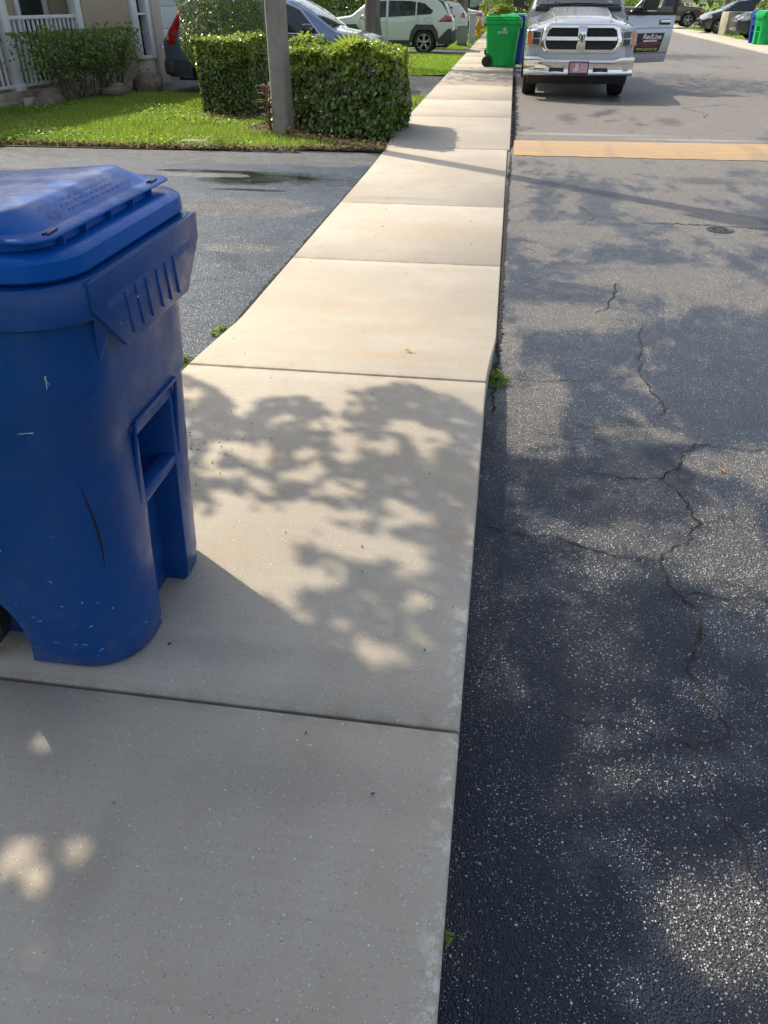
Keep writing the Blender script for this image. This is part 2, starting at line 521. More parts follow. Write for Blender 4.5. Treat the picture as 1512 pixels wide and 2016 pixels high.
# ---- sidewalk: panels with open joints, a raised kerb near and far and a dropped stretch at the driveway
def zside(y):
    def s(a, b, t):
        t = min(1, max(0, (t - a) / (b - a))); return t * t * (3 - 2 * t)
    return 0.14 - 0.12 * s(3.25, 4.25, y) + 0.08 * s(10.5, 11.6, y)
def xright(y):
    return 0.012 if y < 3.2 else (0.05 if y < 9 else 0.08)
joints = [-4.5, -2.6, -0.75, 1.20, 3.235, 5.5, 7.36, 10.56, 13.0, 15.37, 18.2, 21.4, 24.5, 27.6, 30.7, 33.8, 37, 40, 43, 46, 49, 52, 55, 58, 61, 64]
side = MB()
for a, b in zip(joints, joints[1:]):
    a2, b2 = a + 0.005, b - 0.005
    n = max(1, int((b2 - a2) / 0.12)) if (3 < b2 < 4.2 or 3 < a2 < 4.4 or 10 < a2 < 12) else 2
    rings = []
    for k in range(n + 1):
        y = a2 + (b2 - a2) * k / n
        xr = (xright((a + b) / 2) if not 3.2 < (a + b) / 2 < 5 else .012 + .038 * min(1, max(0, (y - 3.3) / .8))) 
        z = zside(y)
        e = 0.008
        xl = float(np.interp(y, [3.2, 3.4, 3.6, 3.8, 4.0, 10.5, 10.6], [-1.455, -1.447, -1.462, -1.485, -1.505, -1.50, -1.53]))
        rings.append([(xl, y, -0.2), (xr, y, -0.2), (xr, y, z - e), (xr - e * .4, y, z - e * .4), (xr - e, y, z), (xl + e, y, z), (xl + e * .4, y, z - e * .4), (xl, y, z - e)])
    # rounded ends: shrink the first and last ring
    def drop(r, dy):
        return [(x, y + dy, z if z < -0.1 else z - 0.006) for x, y, z in r]
    rings = [drop(rings[0], 0)] + [[(x, y + (0.006 if i == 0 else (-0.006 if i == len(rings) - 1 else 0)), z) for x, y, z in r] for i, r in enumerate(rings)] + [drop(rings[-1], 0)]
    side.loft(rings)
tag(side.build('sidewalk', M_CONC, smooth=40), kind='structure')
jb = MB()
jb.bx(-1.47, 0.0, -4.5, 3.3, -0.1, 0.118)
jb.bx(-1.47, 0.04, 4.35, 10.4, -0.1, 0.003)
jb.bx(-1.5, 0.06, 11.7, 63, -0.1, 0.082)
tag(jb.build('joint_filler', M_CRACK, smooth=0), kind='structure')

# right-hand pavement with its low kerb
pv = MB()
st = [(9.1, 8), (8.98, 20), (8.95, 32), (8.95, 36), (9.12, 42.6), (9.2, 50), (9.6, 58), (10.6, 75)]
pv.loft([[(x, y, -0.2), (x + 1.35, y, -0.2), (x + 1.35, y, 0.07), (x + 0.22, y, 0.07), (x + 0.16, y, 0.05), (x, y, 0.03)] for x, y in st])
tag(pv.build('pavement', M_KERB, smooth=40), kind='structure')
sheet('lawn', [(10.3, 2), (60, 2), (60, 41), (10.3, 41)], -0.01, M_FARGRASS)
sheet('lawn', [(10.35, 44.6), (60, 44.6), (60, 49), (10.45, 47.6)], -0.01, M_FARGRASS)

# ---- painted hump across the road
g = G('yellow_paint')
sp = g.n('Mapping', Vector=g.pos(), Scale=(0.8, 3.5, 1))
nz = g.noise(2.2, 7, 0.7, sp)
fine = g.noise(70, 3, 0.6)
wornp = g.ss(g.m2('ADD', nz, g.m2('MULTIPLY', fine, 0.3)), 0.44, 0.70)
yc = g.mix(g.noise(1.2, 4), (0.42, 0.215, 0.045), (0.48, 0.28, 0.09))
yc = g.mix(g.m2('MULTIPLY', wornp, 0.85), yc, (0.27, 0.215, 0.15))
tm = g.n('Mapping', Vector=g.pos(), Scale=(3.0, 0.35, 1))
yc = g.mix(g.ss(g.noise(0.9, 4, .6, tm), .52, .70, 0, .5), yc, (0.17, 0.145, 0.115))
chip = g.m2('MULTIPLY', g.ss(g.noise(24, 5, .75), .60, .66), g.ss(nz, .4, .6))
yc = g.mix(chip, yc, (0.075, 0.07, 0.07))
g.pr(yc, 0.75, Normal=g.bump(fine, 0.6, 0.003))
M_YELLOW = g.m
hump = MB()
def hp(u, v):
    x = 0.13 + u * 8.6
    y0 = 10.30 + 0.10 * u * 1.0 + 0.012 * math.sin(x * 9) + 0.01 * math.sin(x * 23)
    y1 = 11.50 + 0.36 * u
    if u < 0.004: y0 += 0.05
    return (x, y0 + (y1 - y0) * v, 0.005 + 0.035 * math.sin(math.pi * min(1, max(0, v))))
hump.grid(hp, 240, 10)
tag(hump.build('speed_hump', M_YELLOW, smooth=60), kind='structure')

# ---- cracks in the road (thin strips of dark filler lying in the asphalt)
def crack(pts, w0, w1, jit=0.018, step=0.02, z=0.004, parent=road, mat=None):
    mb = MB()
    P = [Vector((x, y)) for x, y in pts]
    out = []
    for a, b in zip(P, P[1:]):
        n = max(2, int((b - a).length / step))
        for k in range(n):
            out.append(a.lerp(b, k / n))
    out.append(P[-1])
    L, Rr = [], []
    off = 0
    for i, p in enumerate(out):
        d = (out[min(i + 1, len(out) - 1)] - out[max(i - 1, 0)])
        d = d.normalized() if d.length > 1e-6 else Vector((0, 1))
        nn = Vector((-d.y, d.x))
        off = off * 0.6 + random.uniform(-jit, jit) * 0.6
        t = i / max(1, len(out) - 1)
        w = (w0 + (w1 - w0) * t) * random.choice((0.35, 0.45, 0.55, 0.7, 0.9, 1.2)) * min(1, 6 * min(t, 1 - t) + .25)
        q = p + nn * off
        L.append(mb.v((q.x + nn.x * w, q.y + nn.y * w, z)))
        Rr.append(mb.v((q.x - nn.x * w, q.y - nn.y * w, z)))
    for i in range(len(L) - 1):
        mb.face([L[i], Rr[i], Rr[i + 1], L[i + 1]])
    return tag(mb.build('crack', mat or M_CRACK, parent, smooth=0), kind='structure')
crack([(0.03, 2.29), (0.17, 2.25), (0.28, 2.23), (0.39, 2.2), (0.49, 2.16), (0.65, 2.14), (0.70, 2.17)], 0.005, 0.003)
crack([(0.86, 5.3), (0.83, 5.15), (0.76, 4.83), (0.66, 4.63)], 0.007, 0.005)
crack([(0.90, 4.5), (0.87, 4.16), (0.80, 3.76), (0.84, 3.52), (0.86, 3.31), (0.75, 3.26)], 0.004, 0.006)
crack([(0.12, 3.58), (0.38, 3.6), (0.51, 3.63), (0.7, 3.7), (0.8, 3.72)], 0.004, 0.003)
crack([(0.41, 2.69), (0.54, 2.70), (0.66, 2.68), (0.75, 2.70), (0.82, 2.8), (0.88, 2.95), (0.95, 3.02), (1.2, 3.0), (1.5, 3.05)], 0.005, 0.005)
crack([(0.76, 2.7), (0.81, 2.57), (0.84, 2.40), (0.80, 2.30), (0.69, 2.18), (0.66, 2.02), (0.74, 1.91), (0.70, 1.72), (0.66, 1.62), (0.71, 1.5), (0.72, 1.40), (0.63, 1.34)], 0.005, 0.004)
crack([(0.86, 2.42), (0.95, 2.46)], 0.004, 0.002)
crack([(0.04, 1.55), (0.16, 1.53)], 0.003, 0.002)
crack([(0.22, 1.44), (0.35, 1.40), (0.47, 1.41), (0.56, 1.36), (0.63, 1.34), (0.64, 1.22), (0.68, 1.1), (0.70, 0.95)], 0.003, 0.003)
crack([(0.70, 2.0), (0.84, 1.98), (1.1, 2.0)], 0.003, 0.002)
crack([(0.1, 6.6), (0.4, 6.62), (0.9, 6.55)], 0.004, 0.002, z=0.004)
crack([(1.25, 7.02), (1.55, 7.05), (2.3, 6.98), (2.8, 6.8)], 0.012, 0.006, 0.03)
crack([(0.75, 7.6), (0.9, 7.2), (0.7, 6.9)], 0.006, 0.003)
crack([(3.2, 14.2), (3.4, 14.8), (3.1, 15.6), (4.2, 16.5)], 0.012, 0.008, 0.05, 0.05)
# crumbled strip where road meets the dropped walk
crack([(0.05, 3.2), (0.062, 3.9), (0.066, 5.5), (0.072, 7.4), (0.09, 9.2), (0.10, 10.4)], 0.016, 0.022, 0.012, 0.012, 0.005)
crack([(-1.50, 3.3), (-1.528, 4.5), (-1.523, 6.0), (-1.520, 8.4), (-1.515, 10.3)], 0.016, 0.010, 0.012, 0.015, 0.005)
crack([(0.115, 11.0), (0.15, 13.0), (0.15, 16.0), (0.12, 22.0)], 0.05, 0.05, 0.03, 0.03, 0.005)  # painted kerb shadow: a dark strip beside the raised walk

# ---- iron valve cover
vc = thing('valve_cover', 'small round iron valve cover sunk in the cracked road', 'cover', (1.88, 6.88, 0.0), .3, None, .72)
mb = MB(); mb.lathe([(0.0, -0.03), (0.155, -0.03), (0.155, 0.006), (0.135, 0.008), (0.128, -0.002), (0, -0.002)], 32)
M_IRON = plain('iron', (0.045, 0.045, 0.048), 0.4, 0.7, 0.4, 40, 0.5, 90)
mb.build('frame', M_IRON, vc)
mb = MB(); mb.lathe([(0, -0.001), (0.12, -0.001), (0.12, 0.006), (0.09, 0.006), (0.088, 0.002), (0.05, 0.002), (0.048, 0.007), (0, 0.007)], 32)
for k in range(8):
    q = k * math.pi / 4
    mb.box((0.068 * math.cos(q), 0.068 * math.sin(q), 0.004), (0.03, 0.008, 0.006), Matrix.Rotation(q, 4, 'Z'))
mb.build('lid', M_IRON, vc)

# ---- lawns
M_GRASS = leafmat('grass', [(0.09, 0.19, 0.016), (0.17, 0.33, 0.028), (0.25, 0.42, 0.04), (0.34, 0.46, 0.08), (0.45, 0.42, 0.18)], 0.5, 0.5, 0.3)
def lumps(x, y):
    return 0.02 + 0.05 * lumpy(x, y, 1.1, 3)
lawn1 = [(-14, 10.12), (-6.6, 10.0), (-4.5, 10.05), (-2.53, 10.28), (-1.54, 10.24), (-1.52, 16.5), (-8.0, 16.5), (-14, 16.5)]
lawn2 = [(-14, 21.7), (-2.2, 21.62), (-1.55, 22.0), (-1.50, 30.3), (-14, 30.3)]
lawn3 = [(-14, 33.7), (-1.55, 33.7), (-1.50, 60), (-14, 60)]
sheet('soil', lawn1, 0.012, M_SOIL)
sheet('lawn', lawn2, 0.012, M_FARGRASS)
sheet('lawn', lawn3, 0.012, M_FARGRASS)
def grass(poly, n, h, w, x0, x1, y0, y1, seed, bare=None, thin=0.0):
    r = np.random.default_rng(seed)
    x = r.uniform(x0, x1, n); y = r.uniform(y0, y1, n)
    k = in_poly(x, y, poly)
    if bare is not None: k &= ~bare(x, y, r)
    if thin: k &= lumpy(x, y, 2.3, seed) > thin * r.uniform(0, 1, n)
    x, y = x[k], y[k]; n = len(x)
    hh = h * r.uniform(.45, 1.25, n) * (0.6 + 0.8 * lumpy(x, y, 2.0, seed + 5))
    a = r.uniform(0, 2 * np.pi, n); lean = r.uniform(.1, .9, n) * hh; b = a + r.uniform(-.8, .8, n) + 1.57
    dx, dy = np.cos(a) * w * .5, np.sin(a) * w * .5
    z0 = np.full(n, 0.01)
    mx, my = x + np.cos(b) * lean * .35, y + np.sin(b) * lean * .35
    v = np.stack([np.stack([x - dx, y - dy, z0], 1), np.stack([x + dx, y + dy, z0], 1),
                  np.stack([mx + dx * .8, my + dy * .8, z0 + hh * .6], 1), np.stack([mx - dx * .8, my - dy * .8, z0 + hh * .6], 1),
                  np.stack([x + np.cos(b) * lean, y + np.sin(b) * lean, z0 + hh], 1)], 1).reshape(-1, 3)
    i = np.arange(n)[:, None] * 5
    f = np.concatenate([np.concatenate([i, i + 1, i + 2], 1), np.concatenate([i, i + 2, i + 3], 1), np.concatenate([i + 3, i + 2, i + 4], 1)], 1).reshape(-1, 3)
    return v, f
def under_hedge(x, y, r):
    d = in_poly(x, y, [(-3.9, 11.7), (-1.4, 10.55), (-1.3, 12.3), (-3.6, 13.3)]) | in_poly(x, y, [(-5.1, 13.3), (-3.7, 13.2), (-3.7, 14.4), (-5.1, 14.4)])
    e = (y < 11.0) & (x > -3.2) & (r.uniform(0, 1, len(x)) < np.clip((x + 3.2) / 1.2, 0, .93))
    dirt = (np.hypot((x + 4.35) / .45, (y - 13.0) / .35) < 1) & (r.uniform(0, 1, len(x)) < .8)
    edge = (y < 10.22 + 0.12 * lumpy(x, y, 7, 9)) & (r.uniform(0, 1, len(x)) < .8)
    stone = (np.abs(x + 4.16) < .24) & (np.abs(y - 10.6) < .12)
    return d | e | dirt | edge | stone
def clover(x0, x1, y0, y1, n, seed, poly, bare, hmax):
    """low broad weeds growing through the lawn: small tilted leaflets"""
    r = np.random.default_rng(seed)
    x = r.uniform(x0, x1, n); y = r.uniform(y0, y1, n)
    k = in_poly(x, y, poly) & ~bare(x, y, r) & (lumpy(x, y, 2.6, seed) > r.uniform(.3, .75, n))
    x, y = x[k], y[k]; n = len(x)
    c = np.stack([x, y, .02 + hmax * r.uniform(0, 1, n) * (0.3 + lumpy(x, y, 3.1, seed + 2))], 1)
    nr = np.stack([r.normal(0, .6, n), r.normal(0, .6, n), np.ones(n)], 1)
    return leaf_arrays(c, nr, r.uniform(.025, .06, n), .8, .08)
v1, f1 = grass(lawn1, 90000, 0.075, 0.007, -9.2, -1.5, 10.0, 16.5, 11, under_hedge)
v2, f2 = clover(-9.0, -1.6, 10.1, 14.5, 26000, 21, lawn1, under_hedge, .07)
tag(raw_mesh('grass', np.concatenate([v1, v2]), np.concatenate([f1, f2 + len(v1)]), M_GRASS), kind='stuff')
none = lambda x, y, r: np.zeros(len(x), bool)
v1, f1 = grass(lawn2, 34000, 0.075, 0.014, -6.5, -1.45, 21.6, 30.3, 12)
v2, f2 = grass(lawn3, 24000, 0.09, 0.022, -6.0, -1.45, 33.6, 58, 13)
v3, f3 = grass([(10.4, 30), (30, 30), (30, 60), (10.5, 60)], 26000, 0.11, 0.03, 10.3, 18, 33, 60, 14, lambda x, y, r: ((y > 41) & (y < 44.6)) | ((y > 47.8) & (y < 53)))
v = np.concatenate([v1, v2, v3]); f = np.concatenate([f1, f2 + len(v1), f3 + len(v1) + len(v2)])
tag(raw_mesh('grass', v, f, M_GRASS), kind='stuff')

# dead leaves along the lawn edge and under the hedges
M_LITTER = leafmat('dead_leaves', [(0.10, 0.05, 0.025), (0.20, 0.10, 0.05), (0.30, 0.19, 0.10), (0.12, 0.09, 0.06), (0.35, 0.28, 0.2)], 0.8, 0.05, 0.2)
n = 5200
x = RNG.uniform(-9, -1.5, n); y = 10.08 + np.abs(RNG.normal(0, .09, n)) + np.where(x > -2.6, .16, 0) * (x > -2.6)
hx = RNG.uniform(-3.9, -1.45, 4200); hy = RNG.uniform(10.3, 13.2, 4200)
ks = in_poly(hx, hy, [(-3.9, 11.5), (-1.5, 10.3), (-1.42, 12.3), (-3.6, 13.3)])
dx = RNG.normal(-4.5, .4, 700); dy = RNG.normal(13.0, .22, 700)
fx = RNG.uniform(-1.75, -1.5, 900); fy = RNG.uniform(11.5, 16.5, 900)
x = np.concatenate([x, hx[ks], dx, fx]); y = np.concatenate([y, hy[ks], dy, fy])
n = len(x)
c = np.stack([x, y, 0.02 + RNG.uniform(0, .035, n)], 1)
nr = np.stack([RNG.normal(0, .45, n), RNG.normal(0, .45, n), np.ones(n)], 1)
tag(leaf_cloud('leaf_litter', c, nr, RNG.uniform(.02, .065, n), M_LITTER, None, .45, .1), kind='stuff')
# crumbs and twigs on the walk and the road
n = 260
x = np.concatenate([RNG.uniform(-1.4, 0, 70), RNG.normal(-1.1, .10, 90), RNG.uniform(.2, 5, 100)]); y = np.concatenate([RNG.uniform(.5, 9, 70), RNG.normal(2.4, .22, 90), RNG.uniform(5, 18, 100)])
z = np.array([zside(b) if a < 0.02 else 0.0 for a, b in zip(x, y)]) + .004
c = np.stack([x, y, z], 1)
nr = np.stack([RNG.normal(0, .3, n), RNG.normal(0, .3, n), np.ones(n)], 1)
tag(leaf_cloud('debris', c, nr, RNG.uniform(.005, .015, n) * (1 + (y > 5) * .6), plain('crumbs', (0.03, 0.022, 0.015), 0.9, 0, .5), None, .5, .1), kind='stuff')

# weeds rooted in the joints
M_WEED = leafmat('weed_leaf', [(0.09, 0.17, 0.02), (0.16, 0.24, 0.03), (0.22, 0.24, 0.05)], 0.5, 0.4, 0.3)
def weed(label, x, y, z, r, n, h, ls=1.0):
    t = np.random.default_rng(int(abs(x * 1000 + y * 77)))
    a = t.uniform(0, 6.28, n); rr = r * np.sqrt(t.uniform(0, 1, n))
    c = np.stack([np.cos(a) * rr, np.sin(a) * rr, h * t.uniform(.1, 1, n) * (1 - rr / r * .6)], 1)
    nr = np.stack([np.cos(a) * .7, np.sin(a) * .7, np.ones(n)], 1)
    o = leaf_cloud('weed', c, nr, t.uniform(.02, .05, n) * ls, M_WEED, None, .35, .1)
    o.location = (x, y, z)
    return tag(o, label, 'weed', 'weeds in the pavement joints')
weed('bright green weed tuft at the kerb corner beside the road', 0.045, 3.55, 0.0, 0.09, 130, 0.07)
weed('low weed tuft by the blue bin, nearest on the driveway edge', -1.60, 3.52, 0.0, 0.08, 90, 0.06)
weed('small weed patch farther up the driveway edge of the walk', -1.55, 4.0, 0.0, 0.07, 70, 0.05)
weed('thin green sprig growing under the kerb in the dark road edge', 0.020, 0.74, 0.03, 0.012, 9, 0.09, .5)
weed('leafy dark green weed clump at the front lawn edge', -3.75, 10.35, 0.02, 0.32, 420, 0.17)
o = leaf_cloud('fallen_leaf', [(0, 0, 0), (0.02, 0.004, 0.004), (-.012, .012, .002)], [(0.2, 0.1, 1), (-.3, .2, 1), (.1, -.4, 1)], [.05, .03, .025], plain('yellow_leaf', (0.42, 0.36, 0.08), 0.6, 0, .2, 60), None, .45, .15)
o.location = (-0.40, 3.62, zside(3.62) + 0.006)
tag(o, 'small yellow fallen leaf lying on the pale walk', 'leaf')
o = leaf_cloud('fallen_leaf', [(0, 0, 0)], [(0.2, 0.1, 1)], [.035], plain('orange_leaf', (0.42, 0.20, 0.06), 0.6, 0, .2, 60), None, .5, .15)
o.location = (1.01, 2.80, 0.008)
tag(o, 'tiny orange fallen leaf lying on the asphalt beside the crack', 'leaf')
M_SLABST = plain('old_slab', (0.22, 0.20, 0.165), .9, 0, .25, 9, .5, 60)
# flat stone set in the lawn edge
mb = MB(); mb.box((0, 0, 0.012), (0.36, 0.18, 0.05)); o = mb.build('stepping_stone', M_SLABST, bevel=0.02); o.location = (-4.16, 10.6, 0.01); o.rotation_euler[2] = .1
tag(o, 'flat pale slab half buried at the front edge of the lawn', 'stone')
# ================================================================== WHEELED BINS
def binmat(name, c, scuff=1.0, spec=0.24):
    g = G(name)
    n1 = g.noise(2.5, 5, 0.6)
    col = g.mix(g.ss(n1, 0.3, 0.7), tuple(x * 0.88 for x in c), tuple(x * 1.1 for x in c))
    z = g.n('SeparateXYZ', Vector=g.pos()).outputs[2]
    # scratches: streaky noise, thresholded
    sc = None
    for i, (sx, sy, sz, rot) in enumerate([(90, 90, 7, 0.5), (16, 16, 120, -0.3), (120, 120, 14, 1.1)]):
        mp = g.n('Mapping', Vector=g.pos(), Scale=(sx, sy, sz), Rotation=(rot, rot * .4, rot * .7))
        nn = g.noise(1.0, 2, 0.5, mp)
        t = g.ss(nn, 0.735, 0.775)
        sc = t if sc is None else g.m2('MAXIMUM', sc, t)
    patch = g.ss(g.noise(7, 4, 0.6), 0.52, 0.66)
    col = g.mix(g.m2('MULTIPLY', g.m2('MULTIPLY', sc, patch), 0.55 * scuff), col, tuple(min(1, x * 0.55 + 0.24) for x in c))
    # small pale nicks, mostly low down
    v = g.voro(55)
    c1 = g.n('SeparateXYZ', Vector=v.outputs['Color'])
    low = g.ss(z, 0.05, 0.42, 0.93, 0.992)
    nick = g.m2('MULTIPLY', g.m2('GREATER_THAN', c1.outputs[0], low), g.m2('LESS_THAN', v.outputs['Distance'], g.m2('MULTIPLY', c1.outputs[1], 0.26)))
    col = g.mix(g.m2('MULTIPLY', nick, 0.7 * scuff), col, (0.42, 0.46, 0.5))
    # dusty film
    film = g.ss(g.noise(3.3, 6, 0.65), 0.5, 0.8, 0, 0.05 * scuff)
    col = g.mix(film, col, (0.30, 0.31, 0.33))
    grime = g.m2('MULTIPLY', g.ss(z, 0.0, 0.30, 0.22 * scuff, 0.02 * scuff), g.ss(g.noise(13, 6, .72), .42, .68))
    col = g.mix(grime, col, (0.12, 0.12, 0.12))
    rough = g.ss(g.noise(11, 5, 0.6), 0.3, 0.7, 0.24, 0.46)
    h = g.m2('ADD', g.noise(9, 3), g.m2('MULTIPLY', sc, 0.15))
    g.pr(col, rough, Normal=g.bump(h, 0.22, 0.006), Specular_IOR_Level=spec)
    return g.m

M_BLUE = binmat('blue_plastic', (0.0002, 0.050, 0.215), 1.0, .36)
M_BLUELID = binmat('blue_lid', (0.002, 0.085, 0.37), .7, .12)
M_BLUEFAR = binmat('blue_plastic_far', (0.006, 0.05, 0.25), 0.4)
M_GREEN = binmat('green_plastic', (0.010, 0.40, 0.075), 0.4)
M_GREEN2 = binmat('green_plastic_bright', (0.010, 0.42, 0.11), 0.3)
M_DKBLUE = plain('dark_blue_mark', (0.003, 0.012, 0.07), 0.5, 0, .1)
M_LETTER = plain('white_lettering', (0.62, 0.66, 0.62), 0.6, 0, 0.25, 40)

def rrect(xb, xf, hy, r, z, n=9, cy=0.0):
    pts = []
    rb = min(r, hy * .98, (xf - xb) * .49)
    for cx, sy, a0 in ((xf - rb, -1, -90), (xf - rb, 1, 0), (xb + rb, 1, 90), (xb + rb, -1, 180)):
        for k in range(n):
            a = R(a0 + 90 * k / (n - 1))
            pts.append((cx + rb * math.cos(a), cy + sy * (hy - rb) + rb * math.sin(a), z))
    return pts

def bool_cut(obj, cutters):
    for c in cutters:
        m = obj.modifiers.new('cut', 'BOOLEAN')
        m.operation = 'DIFFERENCE'; m.solver = 'EXACT'; m.object = c
    bpy.context.view_layer.update()
    dg = bpy.context.evaluated_depsgraph_get()
    me = bpy.data.meshes.new_from_object(obj.evaluated_get(dg))
    obj.modifiers.clear()
    old = obj.data
    obj.data = me
    me.name = old.name
    bpy.data.meshes.remove(old)
    for c in cutters:
        d = c.data
        bpy.data.objects.remove(c)
        bpy.data.meshes.remove(d)
    bm = bmesh.new(); bm.from_mesh(me)
    ed = [e for e in bm.edges if len(e.link_faces) == 2 and e.calc_face_angle(0) > R(40)]
    bmesh.ops.bevel(bm, geom=ed, offset=0.008, segments=2, profile=0.5, affect='EDGES', clamp_overlap=True)
    bm.to_mesh(me); bm.free()
    me.polygons.foreach_set('use_smooth', [True] * len(me.polygons))
    me.set_sharp_from_angle(angle=R(40))

def wheelie_bin(label, loc, rz, m, group=None, detail=True, lidm=None, scale=1.0, bk=0.0):
    root = thing('wheelie_bin', label, 'wheelie bin', loc, rz, group, scale)
    lidm = lidm or m
    mb = MB()
    rings = []
    for z, xb, xf, hy, r in [(0.0, -.145, .385, .285, .13), (0.012, -.15, .396, .297, .145), (0.06, -.153, .402, .303, .15), (0.30, -.165, .418, .309, .155),
                             (0.60, -.18, .440, .316, .15), (0.655, -.182, .443, .317, .15), (0.675, -.186, .452, .322, .15), (0.92, -.195, .468, .326, .14), (0.985, -.20, .474, .328, .13), (1.03, -.205, .478, .33, .13)]:
        rings.append(rrect(xb - bk, xf, hy, r, z))
    mb.loft(rings)
    body = mb.build('body', m, None, smooth=40)
    def cutter(fn):
        q = MB(); fn(q); return q.build('cutter', m, smooth=0)
    cs = [cutter(lambda q: q.lathe([(.23, -.45), (.23, -.19)], 40, 'y', (-.165 - bk, 0, .09))),
          cutter(lambda q: q.lathe([(.23, .19), (.23, .45)], 40, 'y', (-.165 - bk, 0, .09)))]
    # grab-bar pocket and the channel below it
    cs.append(cutter(lambda q: q.loft([[(.33, -.095, .435), (.33, .10, .435), (.33, .10, .60), (.33, -.095, .60)],
                                       [(.6, -.105, .425), (.6, .11, .425), (.6, .11, .655), (.6, -.105, .655)]])))
    cs.append(cutter(lambda q: q.loft([[(.325, -.095, -.05), (.325, .10, -.05), (.345, .10, .425), (.345, -.095, .425)],
                                       [(.6, -.13, -.05), (.6, .085, -.05), (.6, .11, .433), (.6, -.105, .433)]])))
    bool_cut(body, cs)
    body.parent = root
    # bar across the pocket
    mb = MB()
    mb.loft([[(.385, y, .415), (.425, y, .418), (.428, y, .450), (.385, y, .456)] for y in (-.108, .112)])
    mb.build('grab_bar', m, root, bevel=0.008)
    if detail:
        mb = MB()
        mb.tube([(.452, -.122, .665), (.452, .13, .665), (.440, .128, .56), (.425, .128, .44)], .006, 6); mb.tube([(.452, -.122, .665), (.438, -.125, .56), (.423, -.125, .44)], .006, 6)
        mb.build('pocket_frame', m, root, smooth=60)
    # rim
    mb = MB()
    prof = [(.0, .978), (.026, .968), (.034, .975), (.036, 1.035), (.030, 1.048), (-.012, 1.05), (-.012, 1.0)]
    mb.loft([rrect(-.20 - o - bk, .474 + o, .328 + o, .14, z) for o, z in prof], cap0=False, cap1=False)
    mb.build('rim', m, root, smooth=40)
    # lifting ledge on the front
    f = lambda y, z, x: (x + (1.05 - z) * (-.06 if x > .45 else 0), y, z)
    tri = [(-.275, 1.046), (.285, 1.046), (.285, .985), (.19, .878), (-.165, .878), (-.275, .985)]
    mb = MB()
    mb.loft([[f(y, z, .499) for y, z in tri], [f(y, z, .512) for y, z in tri]])
    mb.loft([[(.40, -.275, 1.030), (.5, -.275, 1.030), (.5, -.275, 1.046), (.40, -.275, 1.046)], [(.40, .285, 1.030), (.5, .285, 1.030), (.5, .285, 1.046), (.40, .285, 1.046)]])
    for y in (-.215, .235):
        mb.loft([[(.33, y - .004, 1.03), (.505, y - .004, 1.03), (.497, y - .004, .935), (.44, y - .004, .82), (.33, y - .004, .82)], [(.33, y + .004, 1.03), (.505, y + .004, 1.03), (.497, y + .004, .935), (.44, y + .004, .82), (.33, y + .004, .82)]])
    led = mb.build('lift_ledge', m, root, bevel=.003, seg=2)
    if detail:
        for y in (-.13, -.08, -.03, .03, .08, .13):
            mb = MB()
            mb.loft([[(.508, y - .004 - .02, .985), (.511, y - .02, .988), (.508, y + .004 - .02, .985)],
                     [(.501, y - .004, .895), (.506, y, .893), (.501, y + .004, .895)]])
            mb.build('rib', m, led, smooth=30)
    # lid
    mb = MB()
    L = [(-.245, .487, .335, .11, 1.052), (-.25, .492, .342, .115, 1.058), (-.25, .490, .340, .11, 1.088), (-.245, .478, .328, .105, 1.098), (-.235, .435, .29, .09, 1.099),
         (-.235, .430, .285, .09, 1.119)]
    mb.loft([rrect(a[0] - bk, *a[1:]) for a in L])
    def zr(ring, dz=0.0):
        return [(x, y, 1.119 + (x + .2 + bk) * .066 * (.62 / (.62 + bk)) + dz * (1 - (y / .27) ** 2)) for x, y, z in ring]
    flat = [(-.225, .448, .303, .045, 1.116), (-.23, .456, .311, .05, 1.119), (-.23, .456, .311, .05, 1.122), (-.225, .452, .307, .05, 1.125), (-.205, .427, .280, .06, 1.1255), (-.20, .420, .276, .06, 1.128)]
    mb.loft([rrect(a[0] - bk, *a[1:]) for a in flat] +
            [zr(rrect(-.185 - bk, .362, .256, .055, 0)), zr(rrect(-.175 - bk, .345, .246, .055, 0), .004), zr(rrect(-.13 - bk, .29, .19, .05, 0), .010), zr(rrect(-.03 - bk, .18, .09, .04, 0), .013)])
    lid = mb.build('lid', lidm, root, smooth=38)
    if detail:
        for y in (-.22, -.13, -.02, .09, .19):
            mb = MB()
            mb.bx(.425, .447, y - .003, y + .003, 1.096, 1.118)
            mb.build('rib', lidm, lid, smooth=0)
        for y in (-.245, .225):
            mb = MB()
            for k in (0, 1):
                mb.box((.441 - k * .007, y, 1.126), (.005, .04, .006), Matrix.Rotation(.1 - .1 * k, 4, 'Z'))
            mb.build('lid_stop', M_DKBLUE, lid, smooth=0)
        # moulded marks on the lid's front slope: two arrows and faint lines
        mb = MB()
        def onslope(y, t):
            x = .418 + (.364 - .418) * t
            z = 1.129 + (1.1555 - 1.129) * t + .0004
            return (x, y, z)
        def stroke(y0, t0, y1, t1, w=.0010):
            a, b = Vector(onslope(y0, t0)), Vector(onslope(y1, t1))
            d = (b - a).normalized(); nn = d.cross(Vector((.39, 0, .92))).normalized() * w
            up = Vector((.0005, 0, .001))
            mb.face([mb.v(a - nn + up), mb.v(b - nn + up), mb.v(b + nn + up), mb.v(a + nn + up)])
        for y0, sgn in ((-.16, 1), (.16, -1)):
            P = [(0, .12), (-.022, .3), (-.010, .3), (-.010, .78), (.010, .78), (.010, .3), (.022, .3), (0, .12)]
            for (a, b), (c, d) in zip(P, P[1:]):
                stroke(y0 + a, b, y0 + c, d)
        rr = random.Random(3)
        for t in (.25, .5, .75):
            y = -.11
            while y < .11:
                l = rr.uniform(.006, .018)
                stroke(y, t, y + l, t + rr.uniform(-.02, .02), .0016)
                y += l + rr.uniform(.004, .009)
